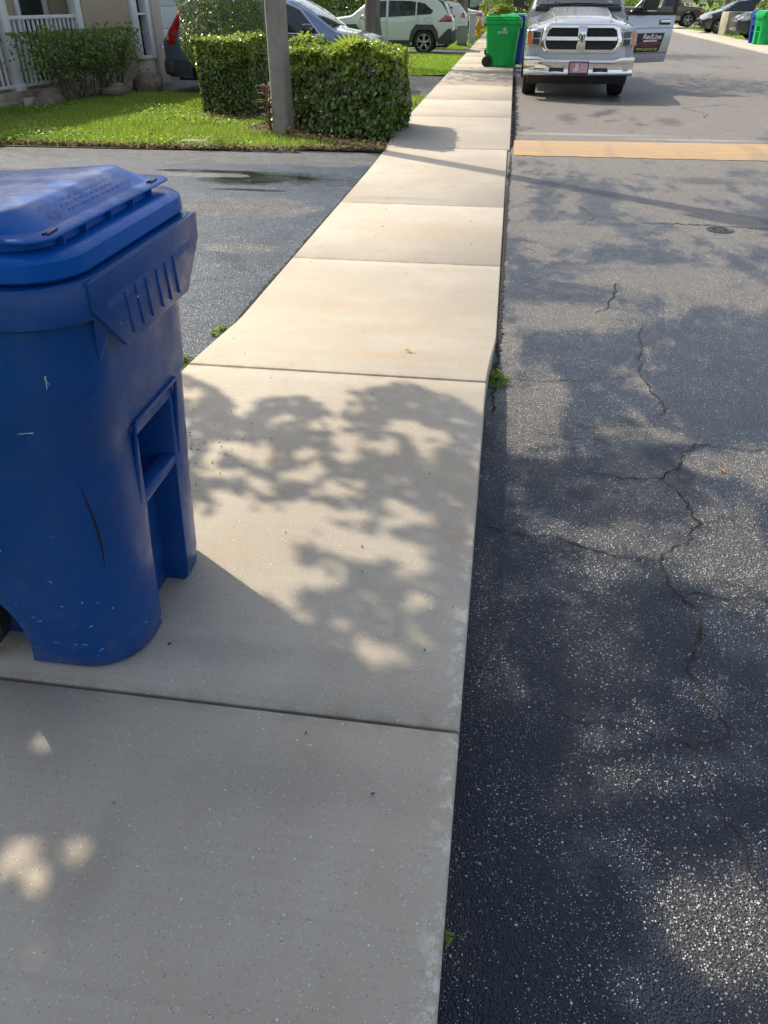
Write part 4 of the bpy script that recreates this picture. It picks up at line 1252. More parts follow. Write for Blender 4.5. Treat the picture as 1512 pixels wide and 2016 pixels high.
# ================================================================== VEHICLES
class Shell:
    """car body: side profile (top line over x, nose at +x), half width by (x,z), wheel arches cut into the lower edge"""
    def __init__(s, top, W, belt, zb, wheels, ra, tum=.22, kf=.16, kr=.12, crown=.035, rnd=.06, roofz=None, pw=5, nose_b=.10, tail_b=.06):
        s.top = sorted(top); s.W = W; s.belt = belt; s.zb = zb; s.wheels = wheels; s.ra = ra
        s.tum = tum; s.kf = kf; s.kr = kr; s.crown = crown; s.rnd = rnd; s.pw = pw; s.nose_b = nose_b; s.tail_b = tail_b
        s.x0, s.x1 = s.top[0][0], s.top[-1][0]
        s.xs_, s.zs_ = np.array([p[0] for p in s.top]), np.array([p[1] for p in s.top])
    def tz(s, x):
        # lightly smoothed profile
        w = .05
        return float(sum(np.interp(x + d * w, s.xs_, s.zs_) for d in (-1, -.5, 0, .5, 1)) / 5)
    def bz(s, x):
        b = s.zb + .10 * max(0, (abs(x - (s.x0 + s.x1) / 2) / ((s.x1 - s.x0) / 2)) - .86) / .14
        for xw, r in s.wheels:
            d = abs(x - xw)
            if d < s.ra: b = max(b, r + math.sqrt(max(0, s.ra ** 2 - d * d)) * 1.0)
        return min(b, s.tz(x) - .05)
    def bl(s, x):
        return s.belt(x) if callable(s.belt) else s.belt
    def hw(s, x, z):
        xm = (s.x0 + s.x1) / 2; hl = (s.x1 - s.x0) / 2
        u = (x - xm) / hl
        w = s.W * (1 - (s.kf if u > 0 else s.kr) * abs(u) ** s.pw)
        if z < .42: w -= .05 * ((.42 - z) / .25) ** 2
        b = s.bl(x)
        w += .012 * math.sin(max(0, min(1, (z - .4) / max(.1, b - .4))) * math.pi)
        if z > b: w -= s.tum * (z - b) ** .9
        t = s.tz(x)
        if z > t - s.rnd:
            q = min(1, (z - (t - s.rnd)) / s.rnd)
            w -= s.rnd * .9 * (1 - math.sqrt(max(0, 1 - q * q)))
        return max(w, .05)
    def pt(s, x, z, sgn, off=0.0):
        w = s.hw(x, z) + off
        return Vector((x, sgn * w, z))
    def build(s, root, mat, ny=10, nz=16, step=.09, name='body'):
        xs = list(np.arange(s.x0, s.x1, step)) + [s.x1] + [p[0] for p in s.top]
        for xw, r in s.wheels:
            xs += [xw + s.ra * math.cos(R(a)) for a in range(0, 181, 12)] + [xw - s.ra - .004, xw + s.ra + .004]
        xs = sorted(set(round(x, 4) for x in xs))
        xs = [x for i, x in enumerate(xs) if i == 0 or x - xs[i - 1] > .003]
        mb = MB()
        rings = []
        for x in xs:
            b, t = s.bz(x), s.tz(x)
            ring = []
            zz = [b + (t - b) * (k / nz) ** .85 for k in range(nz + 1)]
            for z in zz: ring.append((x, -s.hw(x, z), z))
            w = s.hw(x, t)
            for k in range(1, ny):
                v = -1 + 2 * k / ny
                ring.append((x, v * w, t + s.crown * (1 - v * v)))
            for z in reversed(zz): ring.append((x, s.hw(x, z), z))
            rings.append(ring)
        # rounded nose and tail
        def endcap(ring, sg, bul):
            out = []
            rs = []
            for k in (.55, .85, 1.0):
                f = math.sqrt(1 - k * k) if k < 1 else 0
                cz = sum(p[2] for p in ring) / len(ring)
                rs.append([(p[0] + sg * bul * k, p[1] * (.72 + .28 * f) if k < 1 else p[1] * .55, cz + (p[2] - cz) * (.86 + .14 * f if k < 1 else .7)) for p in ring])
            return rs
        allr = endcap(rings[0], -1, s.tail_b)[::-1] + rings + endcap(rings[-1], 1, s.nose_b)
        mb.loft(allr)
        return mb.build(name, mat, root, smooth=42)
    def side(s, root, name, poly, mat, off=.006, sides=(-1, 1), thick=0.0, cuts=4, label=None):
        out = []
        for sg in sides:
            bm = bmesh.new()
            f = bm.faces.new([bm.verts.new((x, 0, z)) for x, z in poly])
            bmesh.ops.triangulate(bm, faces=[f])
            bmesh.ops.subdivide_edges(bm, edges=bm.edges[:], cuts=cuts, use_grid_fill=True)
            for v in bm.verts: v.co = s.pt(v.co.x, v.co.z, sg, off)
            bmesh.ops.recalc_face_normals(bm, faces=bm.faces)
            if thick:
                ex = bmesh.ops.extrude_face_region(bm, geom=bm.faces[:])
                for e in ex['geom']:
                    if isinstance(e, bmesh.types.BMVert): e.co.y -= sg * thick
                bmesh.ops.recalc_face_normals(bm, faces=bm.faces)
            me = bpy.data.meshes.new(name); bm.to_mesh(me); bm.free()
            me.polygons.foreach_set('use_smooth', [True] * len(me.polygons))
            me.set_sharp_from_angle(angle=R(40))
            out.append(link(name, me, mat, root))
        return out
    def line(s, root, name, pts, w, mat, off=.005, sides=(-1, 1)):
        for sg in sides:
            mb = MB()
            P = []
            for a, b in zip(pts, pts[1:]):
                n = max(1, int(math.dist(a, b) / .08))
                P += [(a[0] + (b[0] - a[0]) * k / n, a[1] + (b[1] - a[1]) * k / n) for k in range(n)]
            P.append(pts[-1])
            rows = []
            for i, p in enumerate(P):
                q0, q1 = P[max(0, i - 1)], P[min(len(P) - 1, i + 1)]
                d = Vector((q1[0] - q0[0], q1[1] - q0[1])).normalized(); n = Vector((-d.y, d.x)) * w / 2
                rows.append([s.pt(p[0] + n.x, p[1] + n.y, sg, off), s.pt(p[0], p[1], sg, off + .004), s.pt(p[0] - n.x, p[1] - n.y, sg, off)])
            vs = [[mb.v(p) for p in r] for r in rows]
            for i in range(len(vs) - 1):
                for j in (0, 1): mb.face([vs[i][j], vs[i][j + 1], vs[i + 1][j + 1], vs[i + 1][j]])
            mb.build(name, mat, root, smooth=60)
    def topg(s, root, name, xa, xb, f, mat, off=.008, f2=None):
        mb = MB()
        def fn(u, v):
            x = xa + (xb - xa) * u
            t = s.tz(x); w = s.hw(x, t); ff = f + ((f2 if f2 is not None else f) - f) * u
            vv = (-1 + 2 * v) * ff
            sl = (s.tz(x + .02) - s.tz(x - .02)) / .04
            k = 1 / math.sqrt(1 + sl * sl)
            return (x - sl * k * off, vv * w, t + s.crown * (1 - vv * vv) + k * off)
        mb.grid(fn, 8, 8)
        return mb.build(name, mat, root, smooth=60)

def wheel(root, x, y, r, w, spokes=5, rim=M_RIM, twin=False, n=30):
    sg = 1 if y > 0 else -1
    mb = MB()
    mb.lathe([(r * .66, -w / 2 * .8), (r * .72, -w / 2), (r * .93, -w / 2), (r * .985, -w * .42), (r, -w * .3), (r, w * .3), (r * .985, w * .42), (r * .93, w / 2), (r * .72, w / 2), (r * .66, w / 2 * .8)], n, 'y', (x, y, r))
    t = mb.build('wheel', M_TYRE, root, smooth=40)
    mb = MB()
    ro = r * .68
    yo = y + sg * w * .40
    mb.lathe([(ro * .93, -.0), (ro, .0), (ro, sg * .018), (ro * .93, sg * .018), (ro * .9, -sg * .05)], n, 'y', (x, yo, r))
    mb.lathe([(0, 0), (ro * .22, 0), (ro * .22, sg * .012), (ro * .14, sg * .022), (0, sg * .022)], 16, 'y', (x, yo, r))
    k = spokes * (2 if twin else 1)
    for i in range(spokes):
        for d in ((-.16, .16) if twin else (0,)):
            a = 2 * math.pi * i / spokes + d + .3
            c, s_ = math.cos(a), math.sin(a)
            m = Matrix.Rotation(-a, 4, 'Y')
            mb.box((x + c * ro * .58, yo + sg * .004, r + s_ * ro * .58), (ro * .82, .02, ro * (.13 if twin else .24)), m)
    mb.build('rim', rim, t, smooth=35)
    mb = MB(); mb.lathe([(0, -.02), (ro * .95, -.02), (ro * .95, .0), (0, 0)], 20, 'y', (x, yo - sg * .05, r)); mb.build('brake', M_BLACKP, t)
    return t

def under(root, s, z0=.2, z1=.75):
    mb = MB()
    mb.bx(s.x0 + .15, s.x1 - .15, -s.W + .3, s.W - .3, z0, z1)
    mb.build('underbody', M_BLACKP, root, smooth=0)

def mirror(root, s, x, z, mat, base=M_BLACKP, size=(.13, .21, .15), sides=(-1, 1)):
    for sg in sides:
        y = s.hw(x, z) * sg
        mb = MB(); mb.loft([rr_yz(x + size[0] * .5, y + sg * .15, z + .03, size[1] * .42, size[2] * .40), rr_yz(x + size[0] * .2, y + sg * .155, z + .03, size[1] * .5, size[2] * .5), rr_yz(x - size[0] * .45, y + sg * .155, z + .03, size[1] * .5, size[2] * .5), rr_yz(x - size[0] * .5, y + sg * .155, z + .03, size[1] * .46, size[2] * .46)])
        m = mb.build('mirror', mat, root, smooth=40)
        mb = MB(); mb.loft([[(x - .04, y - sg * .01, z - .04), (x + .05, y - sg * .01, z - .04), (x + .05, y - sg * .01, z + .0), (x - .04, y - sg * .01, z + .0)], [(x - .03, y + sg * .1, z - .03), (x + .03, y + sg * .1, z - .03), (x + .03, y + sg * .1, z + .01), (x - .03, y + sg * .1, z + .01)]])
        mb.build('mirror_arm', base, m, smooth=30)
def rr_yz(x, cy, cz, hy, hz, n=5, k=.35):
    r = min(hy, hz) * k * 2
    out = []
    for sx, sy, a0 in ((1, 1, 0), (-1, 1, 90), (-1, -1, 180), (1, -1, 270)):
        for i in range(n):
            a = R(a0 + 90 * i / (n - 1))
            out.append((x, cy + sx * (hy - r) + r * math.cos(a), cz + sy * (hz - r) + r * math.sin(a)))
    return out

P_GREYBLUE = paint('grey_blue_paint', (0.17, 0.22, 0.33), .55, .28)
P_WHITE = paint('white_paint', (0.62, 0.64, 0.63), 0, .28)
P_SILVER = paint('silver_paint', (0.42, 0.44, 0.48), .42, .24)
P_BLACK = paint('black_paint', (0.008, 0.012, 0.022), .3, .2)
P_DARK = paint('charcoal_paint', (0.045, 0.05, 0.06), .5, .25)
P_RED = paint('red_paint', (0.30, 0.025, 0.018), 0, .3)
P_GOLD = paint('olive_gold_paint', (0.10, 0.085, 0.055), .5, .32)
M_GREYPL = plain('grey_plastic', (0.05, 0.052, 0.055), .6, 0, .15, 20)
M_SEAT = plain('interior', (0.06, 0.058, 0.055), .8, 0, .2)

# ---------------------------------------------------------------- grey blue suv
def suv_round():
    s = Shell([(-2.27, .92), (-2.20, 1.02), (-2.12, 1.12), (-1.80, 1.55), (-1.60, 1.64), (-.9, 1.685), (0, 1.66), (.42, 1.60), (.80, 1.42), (1.30, 1.10), (1.38, 1.085), (1.8, 1.02), (2.08, .93), (2.22, .80)],
              .905, lambda x: 1.03 - .03 * x, .26, [(1.31, .35), (-1.31, .35)], .40, tum=.27, kf=.22, kr=.13)
    root = thing('suv', 'grey blue suv parked nose out behind the clipped hedges', 'car', (-4.78, 17.85, .0), 0)
    s.build(root, P_GREYBLUE)
    under(root, s)
    # glass
    s.side(root, 'side_window', [(.98, 1.05), (.60, 1.43), (.34, 1.53), (-.02, 1.55), (-.02, 1.07)], M_GLASS)
    s.side(root, 'side_window', [(-.12, 1.075), (-.12, 1.555), (-.7, 1.56), (-1.0, 1.54), (-1.0, 1.10)], M_GLASS)
    s.side(root, 'side_window', [(-1.08, 1.11), (-1.08, 1.53), (-1.55, 1.44), (-1.72, 1.28), (-1.6, 1.16)], M_GLASS)
    s.line(root, 'window_trim', [(1.02, 1.03), (.62, 1.45), (.34, 1.555), (-.6, 1.585), (-1.1, 1.56), (-1.6, 1.46), (-1.76, 1.28), (-1.6, 1.135), (0, 1.06), (1.02, 1.03)], .022, M_CHROME, .008)
    s.topg(root, 'windshield', 1.24, .52, .93, M_GLASS)
    s.topg(root, 'rear_window', -2.08, -1.83, .86, M_GLASS)
    # tail lights run up the rear pillar
    s.side(root, 'taillight', [(-2.20, .84), (-2.02, .84), (-2.03, 1.08), (-1.76, 1.52), (-1.82, 1.53), (-2.10, 1.12), (-2.22, 1.0)], M_RED, .008, thick=.01)
    s.side(root, 'reverse_light', [(-2.20, .92), (-2.145, .92), (-2.145, 1.06), (-2.19, 1.0)], M_CLEAR, .014)
    s.side(root, 'headlight', [(1.72, .86), (2.16, .78), (2.08, .90), (1.78, .96)], M_CLEAR, .006)
    # dark lower bumper and sills
    s.side(root, 'bumper', [(-2.25, .30), (-1.73, .30), (-1.73, .56), (-2.25, .58)], M_GREYPL, .012)
    s.side(root, 'sill', [(-.88, .27), (.88, .27), (.88, .36), (-.88, .36)], M_GREYPL, .012)
    mb = MB(); mb.loft([rr_yz(-2.36, 0, .44, .72, .14), rr_yz(-2.2, 0, .44, .86, .17), rr_yz(-2.1, 0, .44, .86, .17)]); mb.build('bumper', M_GREYPL, root)
    # panel gaps and handles
    s.line(root, 'door_gap', [(.98, 1.02), (.93, .75), (.90, .38)], .011, M_BLACKP, .003)
    s.line(root, 'door_gap', [(-.08, 1.06), (-.06, .7), (-.05, .36)], .011, M_BLACKP, .003)
    s.line(root, 'door_gap', [(-1.02, 1.1), (-1.12, .92), (-.98, .66), (-.9, .38)], .011, M_BLACKP, .003)
    s.line(root, 'crease', [(-2.1, .93), (-1.0, .905), (.5, .87), (1.4, .85)], .016, P_GREYBLUE, .006)
    s.line(root, 'hood_gap', [(1.30, 1.0), (1.75, .955), (2.05, .89)], .010, M_BLACKP, .003)
    for x in (.12, -.92):
        s.side(root, 'door_handle', [(x, .93), (x - .2, .935), (x - .2, .965), (x, .96)], P_GREYBLUE, .022, thick=.02, cuts=1)
    mirror(root, s, .80, 1.09, P_BLACK, size=(.17, .25, .19))
    for x in (1.31, -1.31):
        for sg in (-1, 1): wheel(root, x, sg * .80, .35, .22, 7)
    mb = MB(); mb.tube([(-1.5, -.62, 1.66), (-1.4, -.62, 1.72), (.1, -.62, 1.72), (.25, -.62, 1.66)], .018, 8); mb.tube([(-1.5, .62, 1.66), (-1.4, .62, 1.72), (.1, .62, 1.72), (.25, .62, 1.66)], .018, 8)
    mb.build('roof_rail', M_RIM, root)
    return root
suv_round()

# ---------------------------------------------------------------- white suv
def suv_white():
    s = Shell([(-2.30, .98), (-2.25, 1.06), (-2.02, 1.47), (-1.90, 1.60), (-1.4, 1.665), (-.5, 1.70), (.2, 1.67), (.6, 1.56), (1.22, 1.13), (1.3, 1.11), (1.85, 1.05), (2.16, .96), (2.28, .82)],
              .925, lambda x: 1.06 - .035 * x, .27, [(1.35, .36), (-1.34, .36)], .425, tum=.30, kf=.2, kr=.13, rnd=.05)
    root = thing('suv', 'white suv with black wheel arches parked behind the first tree trunk', 'car', (-4.40, 31.35, 0), R(180))
    s.build(root, P_WHITE)
    under(root, s)
    s.side(root, 'side_window', [(.92, 1.04), (.56, 1.42), (.3, 1.53), (-.0, 1.56), (-.0, 1.09)], M_GLASS)
    s.side(root, 'side_window', [(-.08, 1.09), (-.08, 1.56), (-.8, 1.55), (-1.02, 1.53), (-1.02, 1.14)], M_GLASS)
    s.side(root, 'side_window', [(-1.07, 1.145), (-1.07, 1.52), (-1.32, 1.48), (-1.63, 1.27), (-1.56, 1.18)], M_GLASS)
    s.topg(root, 'windshield', 1.16, .56, .93, M_GLASS)
    s.topg(root, 'rear_window', -2.2, -1.99, .86, M_GLASS)
    s.side(root, 'quarter_trim', [(-2.19, 1.12), (-1.94, 1.55), (-1.72, 1.60), (-1.9, 1.5)], M_BLACKP, .006)
    s.side(root, 'taillight', [(-1.84, .99), (-2.28, 1.0), (-2.27, 1.11), (-2.06, 1.15)], M_RED, .012, thick=.012)
    s.side(root, 'taillight_base', [(-1.80, .965), (-2.28, .955), (-2.28, 1.0), (-1.84, .99)], M_BLACKP, .012)
    s.side(root, 'headlight', [(1.78, .90), (2.24, .84), (2.14, .95), (1.85, .99)], M_CLEAR, .006)
    def arch(xw, lo, hi):
        pts = []
        for k, (a, rr_) in enumerate([(2, .425), (35, .43), (60, .425), (90, .425), (120, .425), (145, .43), (178, .425)]):
            pts.append((xw + rr_ * math.cos(R(a)), .36 + rr_ * math.sin(R(a))))
        out = [(xw - .53, .36), (xw - .46, .68), (xw - .30, .88), (xw + .30, .88), (xw + .46, .68), (xw + .53, .36)]
        q = pts + out
        for sg in (-1, 1):
            mb = MB()
            inn = [(xw + .42 * math.cos(R(a)), .36 + .42 * math.sin(R(a))) for a in (0, 36, 60, 120, 144, 180)]
            ou = out[::-1]
            vi = [mb.v(s.pt(x, z, sg, -.02)) for x, z in inn]; vm = [mb.v(s.pt(x, z, sg, .022)) for x, z in inn]; vo = [mb.v(s.pt(x, z, sg, .02)) for x, z in ou]; vp = [mb.v(s.pt(x, z, sg, .0)) for x, z in ou]
            for i in range(5):
                mb.face([vi[i], vi[i + 1], vm[i + 1], vm[i]]); mb.face([vm[i], vm[i + 1], vo[i + 1], vo[i]]); mb.face([vo[i], vo[i + 1], vp[i + 1], vp[i]])
            mb.build('wheel_arch', M_GREYPL, root, smooth=30)
    arch(1.35, 0, 0); arch(-1.34, 0, 0)
    s.side(root, 'sill', [(-.84, .28), (.86, .28), (.86, .42), (-.84, .42)], M_GREYPL, .016)
    s.side(root, 'bumper', [(-2.29, .32), (-1.84, .30), (-1.82, .45), (-2.05, .66), (-2.17, .76), (-2.29, .76)], M_GREYPL, .016)
    mb = MB(); mb.loft([rr_yz(-2.42, 0, .55, .70, .15), rr_yz(-2.3, 0, .52, .86, .22), rr_yz(-2.18, 0, .52, .86, .22)]); mb.build('bumper', M_GREYPL, root)
    mb = MB(); mb.loft([[(-1.88, y, 1.60), (-2.08, y, 1.60), (-2.08, y, 1.625), (-1.88, y, 1.67)] for y in (-.66, .66)]); mb.build('spoiler', P_WHITE, root, bevel=.01)
    s.line(root, 'door_gap', [(.92, 1.02), (.90, .7), (.86, .44)], .010, M_GREYPL, .003)
    s.line(root, 'door_gap', [(-.04, 1.08), (-.04, .44)], .010, M_GREYPL, .003)
    s.line(root, 'door_gap', [(-1.06, 1.13), (-1.16, .95), (-.98, .80)], .010, M_GREYPL, .003)
    s.line(root, 'fuel_flap', [(-1.38, .93), (-1.60, .93), (-1.60, 1.08), (-1.38, 1.08), (-1.38, .93)], .008, M_GREYPL, .003, (1,))
    s.line(root, 'hood_gap', [(1.2, 1.05), (1.7, 1.0), (2.12, .94)], .010, M_GREYPL, .003)
    for x in (.22, -.82):
        s.side(root, 'door_handle', [(x, .955), (x - .24, .965), (x - .24, .995), (x, .985)], P_WHITE, .022, thick=.02, cuts=1)
    mirror(root, s, .74, 1.06, P_WHITE)
    for x in (1.35, -1.34):
        for sg in (-1, 1): wheel(root, x, sg * .83, .36, .22, 5, twin=True)
    mb = MB()
    for y in (-.6, .6): mb.tube([(-1.6, y, 1.67), (-1.45, y, 1.73), (.0, y, 1.75), (.2, y, 1.70)], .018, 8)
    mb.build('roof_rail', M_RIM, root)
    return root
suv_white()

# ---------------------------------------------------------------- simpler cars farther off
def sedan(label, loc, rz, mat, kind='sedan', group=None, L=1.0):
    if kind == 'hatch':
        top = [(-2.1, .95), (-2.02, 1.1), (-1.7, 1.42), (-1.2, 1.50), (-.3, 1.54), (.25, 1.47), (1.15, 1.05), (1.25, 1.02), (1.75, .90), (2.02, .76), (2.1, .66)]
    else:
        top = [(-2.33, .86), (-2.25, 1.0), (-1.75, 1.06), (-1.6, 1.09), (-.95, 1.38), (-.4, 1.46), (.15, 1.43), (1.05, 1.02), (1.2, .98), (1.85, .88), (2.15, .76), (2.28, .64)]
    s = Shell(top, .88, lambda x: .96 - .03 * x, .22, [(1.33, .32), (-1.33, .32)], .37, tum=.34, kf=.22, kr=.16, rnd=.05)
    root = thing('sedan' if kind != 'hatch' else 'hatchback', label, 'car', loc, rz, group)
    s.build(root, mat, step=.14, nz=10)
    under(root, s)
    if kind == 'hatch':
        s.side(root, 'side_window', [(.95, 1.0), (.25, 1.38), (-.05, 1.42), (-.05, 1.02)], M_GLASS)
        s.side(root, 'side_window', [(-.13, 1.02), (-.13, 1.42), (-.9, 1.40), (-1.5, 1.28), (-1.25, 1.08)], M_GLASS)
        s.topg(root, 'windshield', 1.1, .32, .92, M_GLASS); s.topg(root, 'rear_window', -2.0, -1.72, .86, M_GLASS)
        s.side(root, 'taillight', [(-2.08, .86), (-1.85, .9), (-1.95, 1.08), (-2.04, 1.05)], M_RED, .008)
    else:
        s.side(root, 'side_window', [(.85, .97), (.2, 1.32), (-.1, 1.35), (-.1, .99)], M_GLASS)
        s.side(root, 'side_window', [(-.18, .99), (-.18, 1.35), (-.75, 1.30), (-1.25, 1.08), (-1.1, 1.03)], M_GLASS)
        s.topg(root, 'windshield', .98, .22, .92, M_GLASS); s.topg(root, 'rear_window', -1.55, -1.0, .86, M_GLASS)
        s.side(root, 'taillight', [(-2.30, .78), (-1.95, .84), (-1.98, .93), (-2.28, .96)], M_RED, .008)
    s.side(root, 'headlight', [(1.72, .72), (2.16, .62), (2.05, .76), (1.78, .84)], M_CLEAR, .008)
    s.side(root, 'bumper_vent', [(1.95, .30), (2.2, .32), (2.2, .42), (2.0, .42)], M_BLACKP, .008)
    mb = MB(); mb.bx(2.2, 2.31, -.45, .45, .34, .50); mb.build('grille', M_BLACKP, root, bevel=.02)
    s.line(root, 'door_gap', [(.95, .96), (.9, .35)], .012, M_BLACKP, .003)
    s.line(root, 'door_gap', [(-.14, .98), (-.14, .35)], .012, M_BLACKP, .003)
    mirror(root, s, .72, 1.0, mat)
    for x in (1.33, -1.33):
        for sg in (-1, 1): wheel(root, x, sg * .77, .32, .2, 5, n=20)
    return root
sedan('white hatchback with its red tail light showing past the white suv', (-4.33, 41.9, 0), R(180), P_WHITE, 'hatch')
sedan('low white sedan tail behind the yellow hydrant', (-4.05, 50.0, 0), R(180), P_WHITE)
sedan('dark blue sedan far along the walk behind the green bins', (-2.6, 72.0, 0), R(-75), paint('navy_paint', (.03, .05, .10), .4, .25), group=None)
sedan('black hatchback nose out behind the low concrete wall', (12.15, 50.6, .05), R(180 + 4), P_BLACK, 'hatch')

# charcoal suv nose behind the right-hand bins (same family as the round suv, simpler)
def suv_simple(label, loc, rz, mat, name='suv'):
    s = Shell([(-2.27, .95), (-2.1, 1.15), (-1.8, 1.55), (-.9, 1.68), (.3, 1.62), (1.25, 1.12), (1.8, 1.04), (2.12, .94), (2.24, .82)], .90, lambda x: 1.04 - .03 * x, .27, [(1.31, .35), (-1.31, .35)], .40, tum=.27, kf=.2, kr=.13)
    root = thing(name, label, 'car', loc, rz)
    s.build(root, mat, step=.14, nz=10); under(root, s)
    s.side(root, 'side_window', [(.95, 1.06), (.35, 1.5), (-.02, 1.52), (-.02, 1.08)], M_GLASS)
    s.side(root, 'side_window', [(-.1, 1.08), (-.1, 1.53), (-1.5, 1.5), (-1.6, 1.16)], M_GLASS)
    s.topg(root, 'windshield', 1.2, .4, .92, M_GLASS)
    s.side(root, 'headlight', [(1.8, .80), (2.2, .74), (2.16, .90), (1.86, .97)], M_CLEAR, .01)
    s.side(root, 'bumper', [(1.76, .32), (2.2, .36), (2.2, .58), (1.78, .60)], M_GREYPL, .012)
    mb = MB(); mb.bx(2.24, 2.35, -.6, .6, .50, .82); mb.build('grille', M_BLACKP, root, bevel=.02)
    mb = MB(); mb.bx(2.28, 2.37, -.62, .62, .72, .76); mb.build('grille_bar', M_CHROME, root, bevel=.01)
    mirror(root, s, .78, 1.06, mat)
    for x in (1.31, -1.31):
        for sg in (-1, 1): wheel(root, x, sg * .8, .35, .22, 5, n=20)
    return root
suv_simple('charcoal suv nose showing behind the far right bins', (12.45, 43.2, 0.02), R(180), P_DARK)

# red off-roader seen from behind
jp = thing('off_roader', 'red boxy off-roader with black soft top far behind the hydrant', 'car', (-2.75, 60.0, 0), R(100))
mb = MB(); mb.bx(-1.8, 1.9, -.78, .78, .5, 1.05); mb.build('body', P_RED, jp, bevel=.04)
mb = MB(); mb.loft([[(-1.8, -.74, 1.05), (.75, -.74, 1.05), (.75, .74, 1.05), (-1.8, .74, 1.05)], [(-1.7, -.66, 1.8), (.35, -.66, 1.8), (.35, .66, 1.8), (-1.7, .66, 1.8)]]); mb.build('soft_top', M_BLACKP, jp, bevel=.05)
mb = MB(); mb.loft([[(-1.79, -.5, 1.15), (-1.70, -.5, 1.15), (-1.70, .5, 1.15), (-1.79, .5, 1.15)], [(-1.745, -.46, 1.62), (-1.66, -.46, 1.62), (-1.66, .46, 1.62), (-1.745, .46, 1.62)]]); mb.build('rear_window', plain('pale_glass', (.25, .3, .22), .1), jp)
mb = MB(); mb.lathe([(.1, -.12), (.34, -.12), (.38, -.06), (.38, .06), (.34, .12), (.1, .12)], 24, 'x', (-1.95, -.25, .98)); mb.build('spare_wheel', M_TYRE, jp)
for x in (1.2, -1.2):
    for sg in (-1, 1):
        wheel(jp, x, sg * .74, .39, .25, 5, n=20)
for sg in (-1, 1):
    mb = MB(); mb.bx(-1.84, -1.78, sg * .70 - .05, sg * .70 + .05, .82, 1.0); mb.build('taillight', M_RED, jp)
mb = MB(); mb.bx(-1.98, -1.8, -.75, .75, .5, .64); mb.build('bumper', M_BLACKP, jp, bevel=.03)

# olive pickup across the far lawn
pk = thing('pickup', 'old olive gold pickup parked across the far right lawn', 'car', (9.15, 58.5, .12), R(-2))
s = Shell([(-2.7, 1.02), (-2.65, 1.05), (-.62, 1.05), (-.55, 1.08), (-.45, 1.7), (-.3, 1.78), (.6, 1.78), (1.15, 1.15), (1.3, 1.12), (2.3, 1.03), (2.45, .95)], .93, 1.06, .36, [(1.6, .38), (-1.6, .38)], .45, tum=.25, kf=.1, kr=.03)
s.build(pk, P_GOLD, step=.14, nz=10); under(pk, s)
s.side(pk, 'side_window', [(1.0, 1.10), (.6, 1.62), (-.3, 1.65), (-.35, 1.10)], M_GLASS)
s.topg(pk, 'windshield', 1.1, .66, .92, M_GLASS)
s.side(pk, 'lower_stripe', [(-2.6, .40), (-2.1, .40), (-2.1, .62), (-2.6, .62)], plain('tan_paint', (.35, .3, .2), .4), .006)
s.side(pk, 'lower_stripe', [(-1.1, .38), (1.1, .38), (1.1, .60), (-1.1, .60)], bpy.data.materials['tan_paint'], .006)
s.side(pk, 'headlight', [(2.25, .78), (2.42, .78), (2.42, .95), (2.25, .95)], M_AMBER, .008)
mb = MB(); mb.bx(2.45, 2.62, -.9, .9, .48, .64); mb.build('bumper', M_CHROME, pk, bevel=.03)
for x in (1.6, -1.6):
    for sg in (-1, 1): wheel(pk, x, sg * .82, .38, .24, 5, n=20)
# ---------------------------------------------------------------- silver pickup truck with its door open
# local: front at y=0 looking along -y, x across, z up
tk = thing('pickup_truck', 'silver pickup truck facing the camera with its driver door wide open', 'truck', (1.27, 16.70, 0), 0)
def sec(y, w, zb, zs, zt, bulge=.5, wb=None):
    wb = wb or w * .97
    h = [(wb, zb), (w, zb + .12), (w * 1.006, (zb + zs) / 2), (w, zs - .14), (w - .02, zs - .05), (w - .07, zs - .005), (w * .80, zs + .018), (w * .62, zs + (zt - zs) * .55), (w * .50, zt - .004), (w * .25, zt + .006)]
    ring = [(-x, y, z) for x, z in h] + [(0, y, zt + .006)] + [(x, y, z) for x, z in h[::-1]]
    return ring
mb = MB()
mb.loft([sec(.10, .955, .60, 1.135, 1.225), sec(.16, .985, .60, 1.175, 1.27), sec(.30, 1.0, .60, 1.20, 1.31), sec(.42, 1.005, .60, 1.215, 1.335)] , cap0=True, cap1=False)
# sides over the front wheel
def secs(y, w, zb, zs, zt): return sec(y, w, zb, zs, zt)
rings = []
for y in np.linspace(.42, 1.98, 17):
    d = abs(y - 1.08); zb = .55
    if d < .48: zb = max(zb, .40 + math.sqrt(.48 ** 2 - d * d))
    t = (y - .42) / 1.56
    rings.append(sec(y, 1.005, min(zb, .95), 1.215 + .095 * t, 1.335 + .145 * min(1, t * 1.25) - .01 * max(0, t - .8)))
mb.loft(rings, cap0=False, cap1=True)
body = mb.build('body', P_SILVER, tk, smooth=40, weld=True)
# hood creases and gaps
mb = MB()
for sg in (-1, 1):
    mb.tube([(sg * .50, .17, 1.268), (sg * .52, .42, 1.332), (sg * .54, 1.0, 1.40), (sg * .56, 1.9, 1.462)], .014, 6)
mb.build('hood_crease', P_SILVER, body)
mb = MB()
for sg in (-1, 1):
    mb.tube([(sg * .70, .135, 1.19), (sg * .80, .3, 1.225), (sg * .87, .6, 1.242), (sg * .90, 1.9, 1.318)], .005, 5)
mb.build('hood_gap', M_BLACKP, body)
